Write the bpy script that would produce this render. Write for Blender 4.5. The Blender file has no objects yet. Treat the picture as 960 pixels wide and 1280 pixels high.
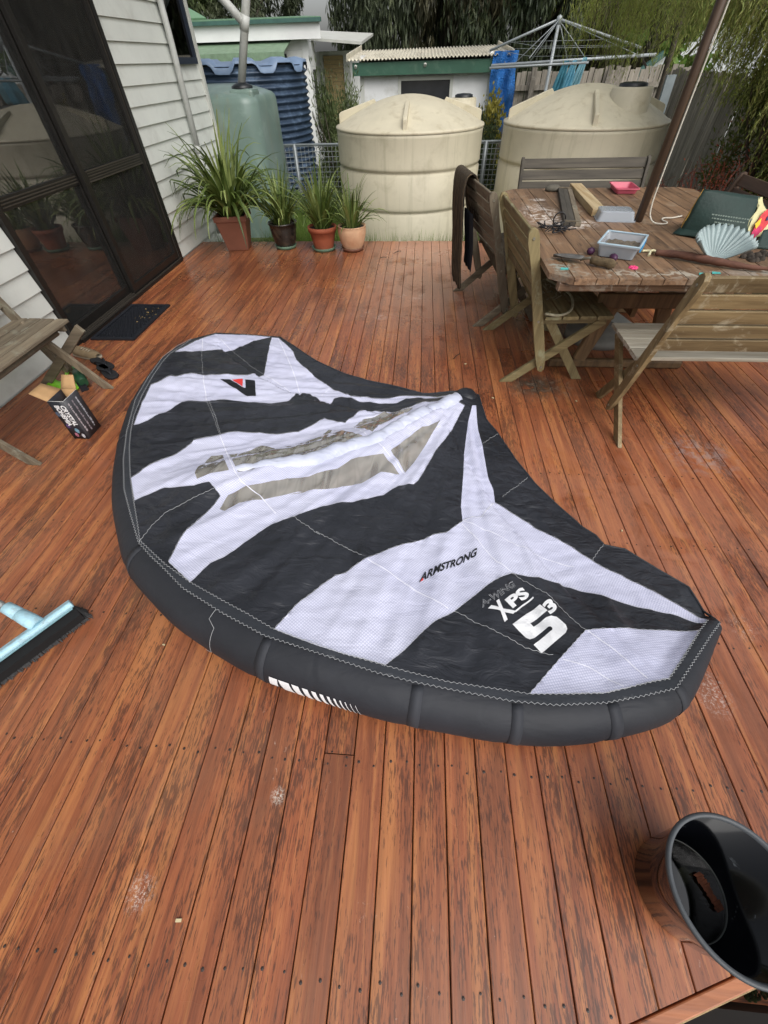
import bpy, bmesh, math, random
import numpy as np
from mathutils import Vector, Matrix, Euler, noise
from mathutils.geometry import delaunay_2d_cdt

SC = bpy.context.scene
COL = SC.collection
random.seed(7)
RNG = np.random.default_rng(7)

# ------------------------------------------------------------ camera
P_, YAW_, ROLL_ = math.radians(48.7), math.radians(5.39), math.radians(1.82)
F = Vector((-math.sin(YAW_)*math.cos(P_), math.cos(YAW_)*math.cos(P_), -math.sin(P_)))
R0 = Vector((math.cos(YAW_), math.sin(YAW_), 0)); U0 = R0.cross(F)
R_ = math.cos(ROLL_)*R0 - math.sin(ROLL_)*U0
U_ = math.sin(ROLL_)*R0 + math.cos(ROLL_)*U0
cam_d = bpy.data.cameras.new('camera'); cam = bpy.data.objects.new('camera', cam_d); COL.objects.link(cam)
cam_d.sensor_fit = 'VERTICAL'; cam_d.sensor_height = 36.0; cam_d.lens = 36.0*497/1280
cam_d.clip_start = 0.02; cam_d.clip_end = 500
M3 = Matrix((R_, U_, -F)).transposed().to_4x4(); M3.translation = Vector((0, 0, 1.44))
cam.matrix_world = M3
SC.camera = cam

# ------------------------------------------------------------ light
SUN_EL = math.radians(47)
w = bpy.data.worlds.new("World"); SC.world = w; w.use_nodes = True
nt = w.node_tree; nt.nodes.clear()
sky = nt.nodes.new('ShaderNodeTexSky'); sky.sky_type = 'NISHITA'; sky.sun_disc = False
sky.sun_elevation = SUN_EL; sky.sun_rotation = math.radians(148); sky.dust_density = 4.0; sky.air_density = 1.0
hs = nt.nodes.new('ShaderNodeHueSaturation'); hs.inputs['Saturation'].default_value = 0.28
bg = nt.nodes.new('ShaderNodeBackground'); bg.inputs['Strength'].default_value = 0.135
wo = nt.nodes.new('ShaderNodeOutputWorld')
nt.links.new(sky.outputs[0], hs.inputs['Color']); nt.links.new(hs.outputs[0], bg.inputs['Color']); nt.links.new(bg.outputs[0], wo.inputs['Surface'])
sd = bpy.data.lights.new('sun', 'SUN'); sd.energy = 1.4; sd.angle = math.radians(65); sd.color = (1.0, 0.97, 0.93)
so = bpy.data.objects.new('sun', sd); COL.objects.link(so)
# the soft sun stands high behind the camera, a little to the right
sdir = Vector((0.36, -0.58, 0.74)).normalized()
so.rotation_euler = sdir.to_track_quat('Z', 'Y').to_euler()
SC.view_settings.view_transform = 'Standard'; SC.view_settings.look = 'None'
SC.view_settings.exposure = 0.28; SC.view_settings.gamma = 1.0
SC.render.engine = 'CYCLES'
SC.cycles.max_bounces = 6; SC.cycles.transparent_max_bounces = 16; SC.cycles.glossy_bounces = 3; SC.cycles.diffuse_bounces = 3
SC.cycles.use_denoising = True

# ------------------------------------------------------------ colour / materials
def lin(c):
    return tuple((x/255/12.92 if x/255 <= .04045 else ((x/255+.055)/1.055)**2.4) for x in c)+(1.0,)

class N:
    def __init__(s, name):
        s.m = bpy.data.materials.new(name); s.m.use_nodes = True; s.t = s.m.node_tree
        s.b = s.t.nodes['Principled BSDF']; s.out = s.t.nodes['Material Output']
    def n(s, k, **kw):
        q = s.t.nodes.new('ShaderNode'+k)
        for a, v in kw.items(): setattr(q, a, v)
        return q
    def l(s, a, b): s.t.links.new(a, b)
    def coord(s, world=False, rnd=0.0, scale=(1, 1, 1), rot=(0, 0, 0)):
        if world: c = s.n('NewGeometry').outputs['Position']
        else: c = s.n('TexCoord').outputs['Object']
        if rnd:
            oi = s.n('ObjectInfo'); va = s.n('VectorMath', operation='SCALE')
            cx = s.n('CombineXYZ')
            mu = s.n('Math', operation='MULTIPLY'); mu.inputs[1].default_value = 7.7
            s.l(oi.outputs['Random'], mu.inputs[0])
            s.l(oi.outputs['Random'], cx.inputs[0]); s.l(mu.outputs[0], cx.inputs[1]); s.l(oi.outputs['Random'], cx.inputs[2])
            s.l(cx.outputs[0], va.inputs[0]); va.inputs['Scale'].default_value = rnd
            ad = s.n('VectorMath', operation='ADD'); s.l(c, ad.inputs[0]); s.l(va.outputs[0], ad.inputs[1]); c = ad.outputs[0]
        mp = s.n('Mapping'); mp.inputs['Scale'].default_value = scale; mp.inputs['Rotation'].default_value = rot
        s.l(c, mp.inputs['Vector']); return mp.outputs[0]
    def noise(s, v, sc=5, det=4, rough=.55, dist=0, kind='FBM'):
        q = s.n('TexNoise'); q.noise_type = kind; q.inputs['Scale'].default_value = sc; q.inputs['Detail'].default_value = det
        q.inputs['Roughness'].default_value = rough; q.inputs['Distortion'].default_value = dist
        s.l(v, q.inputs['Vector']); return q.outputs[0]
    def ramp(s, f, stops, interp='LINEAR'):
        q = s.n('ValToRGB'); r = q.color_ramp; r.interpolation = interp
        while len(r.elements) < len(stops): r.elements.new(.5)
        for e, (p, c) in zip(r.elements, stops):
            e.position = p; e.color = c if isinstance(c, tuple) else (c, c, c, 1)
        s.l(f, q.inputs[0]); return q.outputs[0]
    def mix(s, f, a, b, mode='MIX'):
        q = s.n('MixRGB', blend_type=mode)
        for i, v in ((0, f), (1, a), (2, b)):
            if isinstance(v, (int, float)): q.inputs[i].default_value = v if i == 0 else (v, v, v, 1)
            elif isinstance(v, tuple): q.inputs[i].default_value = v
            else: s.l(v, q.inputs[i])
        return q.outputs[0]
    def math(s, op, a, b=0.0):
        q = s.n('Math', operation=op)
        for i, v in ((0, a), (1, b)):
            if isinstance(v, (int, float)): q.inputs[i].default_value = v
            else: s.l(v, q.inputs[i])
        return q.outputs[0]
    def bump(s, h, strength=.3, dist=.01, nrm=None):
        q = s.n('Bump'); q.inputs['Strength'].default_value = strength; q.inputs['Distance'].default_value = dist
        s.l(h, q.inputs['Height'])
        if nrm is not None: s.l(nrm, q.inputs['Normal'])
        return q.outputs[0]
    def fin(s, col=None, rough=None, nrm=None, metal=0, spec=None):
        for k, v in (('Base Color', col), ('Roughness', rough), ('Normal', nrm)):
            if v is None: continue
            if isinstance(v, (int, float)) or isinstance(v, tuple): s.b.inputs[k].default_value = v
            else: s.l(v, s.b.inputs[k])
        s.b.inputs['Metallic'].default_value = metal
        if spec is not None: s.b.inputs['Specular IOR Level'].default_value = spec
        return s.m

def plain(name, c, rough=.5, var=.12, sc=9, bump=.15, bd=.003, metal=0, spec=None, rnd=3.0, dirt=None, dsc=4):
    m = N(name); v = m.coord(rnd=rnd)
    c = lin(c); d = tuple(x*(1-var*2) for x in c[:3])+(1,); e = tuple(min(1, x*(1+var)) for x in c[:3])+(1,)
    f = m.noise(v, sc, 5, .6)
    col = m.ramp(f, [(.3, d), (.7, e)])
    if dirt:
        g = m.noise(v, dsc, 6, .65, .4)
        col = m.mix(m.ramp(g, [(.52, 0.0), (.72, .75)]), col, lin(dirt))
    b = m.noise(v, sc*9, 3)
    return m.fin(col, rough, m.bump(b, bump, bd), metal, spec)

def wood(name, dark, light, axis='Y', rough=.6, fleck=None, lich=None, sc=1.0, world=False, bumps=.35, var=.5, spec=None, rand_gain=.45, fl_at=.6):
    m = N(name)
    s = {'X': (2.2, 34, 34), 'Y': (34, 2.2, 34), 'Z': (34, 34, 2.2)}[axis]
    v = m.coord(world=world, rnd=9.0, scale=tuple(a*sc for a in s))
    f = m.noise(v, 1.0, 6, .62, .35)
    col = m.ramp(f, [(.28, lin(dark)), (.72, lin(light))])
    oi = m.n('ObjectInfo').outputs['Random']
    br = m.math('ADD', m.math('MULTIPLY', oi, rand_gain), 1-rand_gain/2)
    col = m.mix(1.0, col, br, 'MULTIPLY')
    if fleck:
        s2 = {'X': (9, 90, 90), 'Y': (90, 9, 90), 'Z': (90, 90, 9)}[axis]
        g = m.noise(m.coord(world=world, rnd=5.0, scale=s2), 1.0, 4, .6, .2)
        big = m.noise(m.coord(world=world, rnd=5.0, scale=(6, 3, 6)), 1.0, 3)
        gg = m.math('ADD', g, m.math('MULTIPLY', m.math('SUBTRACT', big, .5), .35))
        col = m.mix(m.ramp(gg, [(fl_at-.03, 0.0), (fl_at+.06, .85)]), col, lin(fleck))
    if lich:
        g = m.noise(m.coord(world=True, scale=(1, 1, 1)), 9, 6, .7, .6)
        col = m.mix(m.ramp(g, [(.55, 0.0), (.68, .8)]), col, lin(lich))
    b = m.noise(m.coord(world=world, rnd=9.0, scale=tuple(a*2.2 for a in s)), 1.0, 4)
    return m.fin(col, rough, m.bump(b, bumps, .002), 0, spec)

MT = {}

# ------------------------------------------------------------ mesh builder
class MB:
    def __init__(s): s.v = []; s.f = []; s.smooth = []
    def add(s, vs, fs, smooth=False):
        o = len(s.v); s.v += [tuple(p) for p in vs]
        s.f += [tuple(i+o for i in f) for f in fs]; s.smooth += [smooth]*len(fs)
        return s
    def box(s, c, d, rot=None):
        h = [x/2 for x in d]; vs = []
        for sx in (-1, 1):
            for sy in (-1, 1):
                for sz in (-1, 1):
                    p = Vector((sx*h[0], sy*h[1], sz*h[2]))
                    if rot is not None: p = rot @ p
                    vs.append(p+Vector(c))
        return s.add(vs, [(0, 1, 3, 2), (4, 6, 7, 5), (0, 4, 5, 1), (2, 3, 7, 6), (0, 2, 6, 4), (1, 5, 7, 3)])
    def box2(s, a, b):
        return s.box([(a[i]+b[i])/2 for i in range(3)], [abs(b[i]-a[i]) for i in range(3)])
    def beam(s, a, b, w, t, side=(0, 1, 0), bev=.15):
        """bar from a to b; t measured along side, w across; chamfered octagonal section"""
        a, b = Vector(a), Vector(b); d = (b-a).normalized(); sd_ = Vector(side); sd_ = (sd_-d*sd_.dot(d)).normalized(); u = d.cross(sd_)
        c = min(w, t)*bev; W, T = w/2, t/2
        pr = [(-T, -W+c), (-T+c, -W), (T-c, -W), (T, -W+c), (T, W-c), (T-c, W), (-T+c, W), (-T, W-c)]
        vs = [a+sd_*x+u*y for x, y in pr]+[b+sd_*x+u*y for x, y in pr]
        fs = [(i, (i+1) % 8, (i+1) % 8+8, i+8) for i in range(8)]+[tuple(range(7, -1, -1)), tuple(range(8, 16))]
        return s.add(vs, fs)
    def tube(s, pts, r, seg=10, cap=True, smooth=True, closed=False):
        pts = [Vector(p) for p in pts]; n = len(pts); rr = r if isinstance(r, (list, tuple)) else [r]*n
        up = Vector((0, 0, 1)); vs = []; prev = None
        for i, p in enumerate(pts):
            if closed: d = pts[(i+1) % n]-pts[i-1]
            else: d = pts[min(i+1, n-1)]-pts[max(i-1, 0)]
            d.normalize()
            if prev is None:
                x = d.orthogonal().normalized()
            else:
                x = (prev-d*prev.dot(d)); x = x.normalized() if x.length > 1e-6 else d.orthogonal().normalized()
            prev = x; y = d.cross(x)
            vs += [p+(x*math.cos(2*math.pi*k/seg)+y*math.sin(2*math.pi*k/seg))*rr[i] for k in range(seg)]
        fs = []
        for i in range(n if closed else n-1):
            j = (i+1) % n
            fs += [(i*seg+k, i*seg+(k+1) % seg, j*seg+(k+1) % seg, j*seg+k) for k in range(seg)]
        s.add(vs, fs, smooth)
        if cap and not closed:
            o = len(s.v)-len(vs)
            s.f += [tuple(o+k for k in range(seg-1, -1, -1)), tuple(o+(n-1)*seg+k for k in range(seg))]; s.smooth += [False, False]
        return s
    def lathe(s, prof, c=(0, 0, 0), seg=48, smooth=True, sx=1, sy=1):
        vs = []; m = len(prof)
        for k in range(seg):
            a = 2*math.pi*k/seg
            vs += [(c[0]+r*math.cos(a)*sx, c[1]+r*math.sin(a)*sy, c[2]+z) for r, z in prof]
        fs = []
        for k in range(seg):
            j = (k+1) % seg
            fs += [(k*m+i, j*m+i, j*m+i+1, k*m+i+1) for i in range(m-1)]
        return s.add(vs, fs, smooth)
    def prism(s, poly, z0, z1):
        n = len(poly); vs = [(x, y, z0) for x, y in poly]+[(x, y, z1) for x, y in poly]
        return s.add(vs, [tuple(range(n-1, -1, -1)), tuple(range(n, 2*n))]+[(i, (i+1) % n, (i+1) % n+n, i+n) for i in range(n)])
    def grid(s, P, smooth=True):
        r, c = len(P), len(P[0]); vs = [p for row in P for p in row]
        return s.add(vs, [(i*c+j, i*c+j+1, (i+1)*c+j+1, (i+1)*c+j) for i in range(r-1) for j in range(c-1)], smooth)
    def mesh(s, name, loc=(0, 0, 0)):
        me = bpy.data.meshes.new(name)
        me.from_pydata([(p[0]-loc[0], p[1]-loc[1], p[2]-loc[2]) for p in s.v], [], s.f)
        me.polygons.foreach_set('use_smooth', s.smooth); me.update(); return me
    def build(s, name, m, parent=None, label=None, cat=None, group=None, kind=None, local=False, bevel=0, origin=None, solid=0, doublesided=False, sub=0, recalc=False):
        loc = (0, 0, 0)
        if parent is not None and not local: loc = tuple(world_loc(parent))
        if origin is not None: o2 = origin
        else: o2 = None
        me = s.mesh(name, o2 if o2 is not None else loc)
        if recalc:
            bm = bmesh.new(); bm.from_mesh(me); bmesh.ops.recalc_face_normals(bm, faces=bm.faces); bm.to_mesh(me); bm.free()
        me.materials.append(m)
        o = bpy.data.objects.new(name, me); COL.objects.link(o)
        if parent is not None: o.parent = parent
        if o2 is not None: o.location = (o2[0]-loc[0], o2[1]-loc[1], o2[2]-loc[2])
        if solid:
            q = o.modifiers.new('t', 'SOLIDIFY'); q.thickness = solid; q.offset = 0
        if bevel:
            q = o.modifiers.new('b', 'BEVEL'); q.width = bevel; q.segments = 2; q.limit_method = 'ANGLE'
        if sub:
            q = o.modifiers.new('s', 'SUBSURF'); q.levels = sub; q.render_levels = sub
        tag(o, label, cat, group, kind); return o

def world_loc(o):
    p = Vector((0, 0, 0))
    while o is not None: p = p+o.location; o = o.parent
    return p
def tag(o, label=None, cat=None, group=None, kind=None):
    for k, v in (('label', label), ('category', cat), ('group', group), ('kind', kind)):
        if v: o[k] = v
    return o
def thing(name, loc, label=None, cat=None, group=None, kind=None, rz=0):
    o = bpy.data.objects.new(name, None); COL.objects.link(o); o.location = loc; o.rotation_euler = (0, 0, rz)
    o.empty_display_size = .1
    return tag(o, label, cat, group, kind)
def copy_tree(o, parent=None):
    c = o.copy(); COL.objects.link(c); c.parent = parent
    for ch in list(o.children): copy_tree(ch, c)
    return c
def share(me, name, parent, loc=(0, 0, 0), rot=(0, 0, 0)):
    o = bpy.data.objects.new(name, me); COL.objects.link(o); o.parent = parent; o.location = loc; o.rotation_euler = rot; return o
def fastmesh(name, V, Fq):
    """numpy quads or tris to mesh"""
    me = bpy.data.meshes.new(name); k = Fq.shape[1]
    me.vertices.add(len(V)); me.vertices.foreach_set('co', V.astype(np.float32).ravel())
    me.loops.add(Fq.size); me.loops.foreach_set('vertex_index', Fq.astype(np.int32).ravel())
    me.polygons.add(len(Fq)); me.polygons.foreach_set('loop_start', np.arange(0, Fq.size, k, dtype=np.int32))
    me.update(calc_edges=True); me.validate(); return me

def text_polys(s, offset=0.0, fill=True, spacing=1.0):
    cu = bpy.data.curves.new('tx', 'FONT'); cu.body = s; cu.offset = offset; cu.resolution_u = 4; cu.space_character = spacing
    o = bpy.data.objects.new('tx', cu); COL.objects.link(o)
    bpy.context.view_layer.update()
    me = bpy.data.meshes.new_from_object(o.evaluated_get(bpy.context.evaluated_depsgraph_get()))
    V = np.array([v.co[:2] for v in me.vertices]); Fs = [tuple(p.vertices) for p in me.polygons]
    bpy.data.objects.remove(o); bpy.data.curves.remove(cu); bpy.data.meshes.remove(me)
    mn, mx = V.min(0), V.max(0); V = (V-mn)/(mx-mn)
    return V, Fs
WING_LE=[[-1.058,3.016,0.024],[-1.321,3.042,0.028],[-1.58,3.046,0.036],[-1.702,2.883,0.06],[-1.728,2.706,0.09],[-1.723,2.484,0.12],[-1.671,2.184,0.144],[-1.611,1.911,0.16],[-1.487,1.589,0.18],[-1.376,1.357,0.194],[-1.261,1.153,0.204],[-1.147,0.998,0.212],[-1.039,0.857,0.22],[-0.962,0.797,0.22],[-0.89,0.748,0.22],[-0.784,0.67,0.22],[-0.612,0.585,0.22],[-0.45,0.516,0.22],[-0.259,0.469,0.216],[-0.075,0.424,0.21],[0.032,0.406,0.206],[0.137,0.394,0.2],[0.322,0.373,0.196],[0.449,0.372,0.19],[0.598,0.391,0.18],[0.708,0.418,0.172],[0.828,0.452,0.16],[0.935,0.55,0.132],[1.067,0.669,0.09],[1.143,0.733,0.06]]
WING_TE=[[1.143,0.733],[1.125,0.902],[1.032,0.983],[0.933,1.076],[0.852,1.097],[0.832,1.149],[0.784,1.192],[0.693,1.335],[0.623,1.467],[0.55,1.651],[0.487,1.868],[0.436,1.988],[0.416,2.132],[0.41,2.228],[0.329,2.28],[0.257,2.231],[0.154,2.239],[0.068,2.245],[-0.046,2.306],[-0.142,2.341],[-0.305,2.394],[-0.492,2.49],[-0.705,2.648],[-0.871,2.822],[-1.058,3.016]]
WING_STRUT=[[-0.927,1.238],[-0.842,1.298],[-0.758,1.337],[-0.596,1.391],[-0.479,1.434],[-0.374,1.531],[-0.27,1.595],[-0.171,1.667],[-0.062,1.814],[0.057,1.95],[0.161,2.046],[0.272,2.154]]
WING_INNER=[[-1.696,2.855],[-1.704,2.632],[-1.706,2.548],[-1.687,2.395],[-1.646,2.177],[-1.597,1.956],[-1.528,1.738],[-1.464,1.586],[-1.397,1.45],[-1.329,1.327],[-1.265,1.216],[-1.185,1.091],[-1.099,0.961],[-1.038,0.866],[-0.893,0.766],[-0.771,0.698],[-0.638,0.637],[-0.532,0.591],[-0.426,0.541],[-0.423,0.541],[-0.346,0.519],[-0.185,0.475],[-0.054,0.449],[0.017,0.435],[0.138,0.415],[0.326,0.402],[0.377,0.398],[0.499,0.408],[0.605,0.42],[0.676,0.441],[0.755,0.465],[0.822,0.482],[0.921,0.573],[1.038,0.685],[1.112,0.748]]
WING_PANELS={'W1':[[-1.569,3.017],[-1.66,2.856],[-1.696,2.599],[-1.533,2.66],[-1.353,2.764],[-1.246,2.894],[-1.132,3.008],[-1.365,3.026]],
 'W2':[[-1.119,3.003],[-1.067,2.688],[-1.022,2.427],[-1.099,2.341],[-1.197,2.319],[-1.357,2.293],[-1.451,2.3],[-1.516,2.242],[-1.614,2.096],[-1.556,1.873],[-1.484,1.653],[-1.442,1.713],[-1.388,1.78],[-1.365,1.877],[-1.337,1.944],[-1.22,1.976],[-1.161,2.009],[-1.043,2.016],[-0.97,2.015],[-0.854,2.032],[-0.766,2.071],[-0.741,2.137],[-0.716,2.218],[-0.675,2.222],[-0.599,2.156],[-0.525,2.067],[-0.494,2.152],[-0.45,2.181],[-0.334,2.142],[-0.197,2.127],[-0.103,2.135],[-0.024,2.186],[0.03,2.197],[0.084,2.167],[0.15,2.157],[0.221,2.159],[0.229,2.179],[0.15,2.164],[0.084,2.205],[-0.025,2.22],[-0.147,2.186],[-0.241,2.171],[-0.397,2.2],[-0.519,2.271],[-0.718,2.48],[-0.844,2.64],[-0.903,2.782],[-1.067,3.001]],
 'W3':[[-1.272,1.23],[-1.252,1.3],[-1.208,1.365],[-1.153,1.434],[-1.111,1.57],[-1.038,1.623],[-0.951,1.678],[-0.824,1.689],[-0.726,1.693],[-0.678,1.717],[-0.622,1.736],[-0.564,1.802],[-0.506,1.892],[-0.424,1.854],[-0.381,1.857],[-0.315,1.987],[-0.23,2.04],[-0.097,2.016],[-0.021,2.067],[0.057,2.116],[0.161,2.104],[0.23,2.152],[0.245,2.111],[0.309,2.076],[0.204,1.795],[0.129,1.634],[0.082,1.503],[0.04,1.396],[0.019,1.361],[-0.054,1.35],[-0.121,1.271],[-0.168,1.241],[-0.252,1.193],[-0.317,1.173],[-0.381,1.15],[-0.485,1.064],[-0.488,1.068],[-0.567,1.018],[-0.605,0.963],[-0.658,0.885],[-0.695,0.824],[-0.732,0.792],[-0.771,0.698],[-0.827,0.737],[-0.887,0.779],[-0.891,0.871],[-0.866,0.995],[-0.843,1.067],[-0.822,1.144],[-0.892,1.211],[-0.948,1.178],[-1.083,1.171],[-1.179,1.087],[-1.227,1.159]],
 'P1':[[-0.972,1.255],[-0.989,1.316],[-0.984,1.438],[-0.938,1.462],[-0.828,1.29],[-0.899,1.26],[-0.944,1.214]],
 'P2':[[-0.905,1.465],[-0.814,1.528],[-0.778,1.575],[-0.697,1.552],[-0.626,1.6],[-0.644,1.588],[-0.559,1.617],[-0.492,1.69],[-0.461,1.778],[-0.399,1.77],[-0.318,1.719],[-0.229,1.652],[-0.299,1.59],[-0.352,1.569],[-0.38,1.503],[-0.431,1.459],[-0.528,1.413],[-0.51,1.398],[-0.627,1.369],[-0.691,1.36],[-0.734,1.313],[-0.791,1.293]],
 'P3':[[-0.334,1.81],[-0.281,1.912],[-0.22,1.937],[-0.11,2.019],[0.003,2.052],[-0.067,1.913],[-0.126,1.85],[-0.171,1.804],[-0.211,1.722],[-0.292,1.79]],
 'P4':[[-0.804,1.073],[-0.794,1.157],[-0.735,1.216],[-0.648,1.256],[-0.557,1.297],[-0.564,1.292],[-0.469,1.316],[-0.35,1.399],[-0.295,1.469],[-0.182,1.526],[-0.14,1.551],[-0.052,1.434],[-0.142,1.422],[-0.228,1.33],[-0.296,1.302],[-0.408,1.246],[-0.492,1.224],[-0.545,1.196],[-0.466,1.229],[-0.504,1.224],[-0.573,1.186],[-0.641,1.149],[-0.737,1.121],[-0.778,1.062]],
 'P5':[[-0.104,1.583],[-0.012,1.718],[0.057,1.816],[0.16,1.898],[0.106,1.768],[0.065,1.654],[0.01,1.523],[-0.024,1.448],[-0.064,1.519]],
 'W4':[[0.357,2.093],[0.381,2.102],[0.377,1.87],[0.388,1.738],[0.392,1.472],[0.409,1.401],[0.406,1.308],[0.364,1.238],[0.328,1.19],[0.239,1.151],[0.237,1.237],[0.266,1.493],[0.283,1.66],[0.325,1.951]],
 'W5':[[0.239,1.151],[0.328,1.19],[0.364,1.238],[0.406,1.308],[0.482,1.234],[0.555,1.174],[0.561,1.166],[0.684,1.074],[0.764,1.006],[0.831,0.949],[0.963,0.858],[1.111,0.749],[1.085,0.726],[1,0.751],[0.864,0.777],[0.762,0.807],[0.595,0.855],[0.415,0.877],[0.412,0.877],[0.367,0.854],[0.336,0.833],[0.257,0.757],[0.174,0.676],[0.098,0.619],[0.05,0.564],[0.013,0.521],[-0.057,0.447],[-0.055,0.452],[-0.108,0.462],[-0.185,0.475],[-0.277,0.497],[-0.353,0.519],[-0.423,0.541],[-0.375,0.632],[-0.304,0.727],[-0.261,0.778],[-0.226,0.796],[-0.156,0.875],[-0.061,0.938],[0.044,1.001],[0.108,1.045],[0.164,1.063],[0.236,1.143]],
 'W6':[[0.377,0.399],[0.44,0.463],[0.506,0.529],[0.625,0.645],[0.732,0.663],[0.843,0.675],[1.039,0.687],[0.917,0.573],[0.822,0.484],[0.756,0.467],[0.676,0.441],[0.605,0.42],[0.5,0.41]]}
WING_SEAMS={'S1':[[-1.63,2.911],[-1.477,2.53],[-1.362,2.271],[-1.229,1.982],[-1.123,1.816],[-1.013,1.627],[-0.913,1.464],[-0.799,1.285],[-0.759,1.237],[-0.668,1.18],[-0.565,1.077]],
 'S2':[[-1.559,2.989],[-1.36,2.763],[-1.143,2.542],[-1.018,2.427],[-0.87,2.306],[-0.717,2.155]],
 'S3':[[-1.064,2.986],[-0.913,2.663],[-0.795,2.396],[-0.73,2.216]],
 'S4':[[0.239,1.151],[0.328,1.19],[0.406,1.308]],
 'S5':[[0.23,1.139],[0.297,1.029],[0.36,0.928],[0.413,0.883]],
 'S6':[[0.242,1.146],[0.354,1.095],[0.453,1.033],[0.587,0.985],[0.682,0.952]],
 'S7':[[-0.151,0.87],[-0.038,0.8],[0.075,0.726],[0.153,0.684]],
 'S8':[[0.632,0.644],[0.704,0.561],[0.764,0.469]],
 'S9':[[0.501,0.525],[0.59,0.501],[0.67,0.445]],
 'S10':[[-0.589,2.18],[-0.54,2.309]],
 'S11':[[-0.143,1.586],[-0.083,1.517],[-0.025,1.435]],
 'S12':[[-0.331,1.81],[-0.216,1.658],[-0.143,1.586]]}
WING_STITCH={'T1':[[-1.037,0.855],[-1.034,0.936],[-1.008,1.029],[-0.933,1.101],[-0.853,1.172]],
 'T2':[[-0.487,1.064],[-0.422,1.018],[-0.359,0.976],[-0.379,0.994],[-0.261,0.93],[-0.177,0.883]],
 'T3':[[0.174,0.676],[0.289,0.612],[0.396,0.552],[0.483,0.535]],
 'T4':[[0.411,0.875],[0.532,0.781],[0.622,0.647]],
 'T5':[[0.39,1.753],[0.436,1.807],[0.488,1.854]],
 'T6':[[0.442,1.34],[0.517,1.417],[0.592,1.5]],
 'T7':[[0.773,1.002],[0.819,1.061],[0.85,1.095]],
 'T8':[[-1.208,1.974],[-1.113,1.819],[-1.013,1.637]]}
WING_TEXT={'arm':[[0.048,0.791],[0.277,0.946],[0.059,0.837]],
 'five':[[0.448,0.54],[0.57,0.641],[0.37,0.639]],
 'X':[[0.344,0.644],[0.394,0.696],[0.292,0.694]],
 'PS':[[0.384,0.705],[0.465,0.778],[0.36,0.743]],
 'three':[[0.516,0.693],[0.555,0.73],[0.493,0.735]],
 'wing':[[0.275,0.697],[0.413,0.809],[0.266,0.725]],
 'bar':[[0.391,0.69],[0.473,0.765],[0.389,0.696]]}
WING_LOGO={'a':[[-1.244,2.249],[-1.182,2.258],[-1.051,2.159],[-1.083,2.258],[-1.023,2.265],[-0.965,2.086],[-1.014,2.077]],
 'r':[[-1.17,2.258],[-1.102,2.27],[-1.079,2.185]]}
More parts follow.
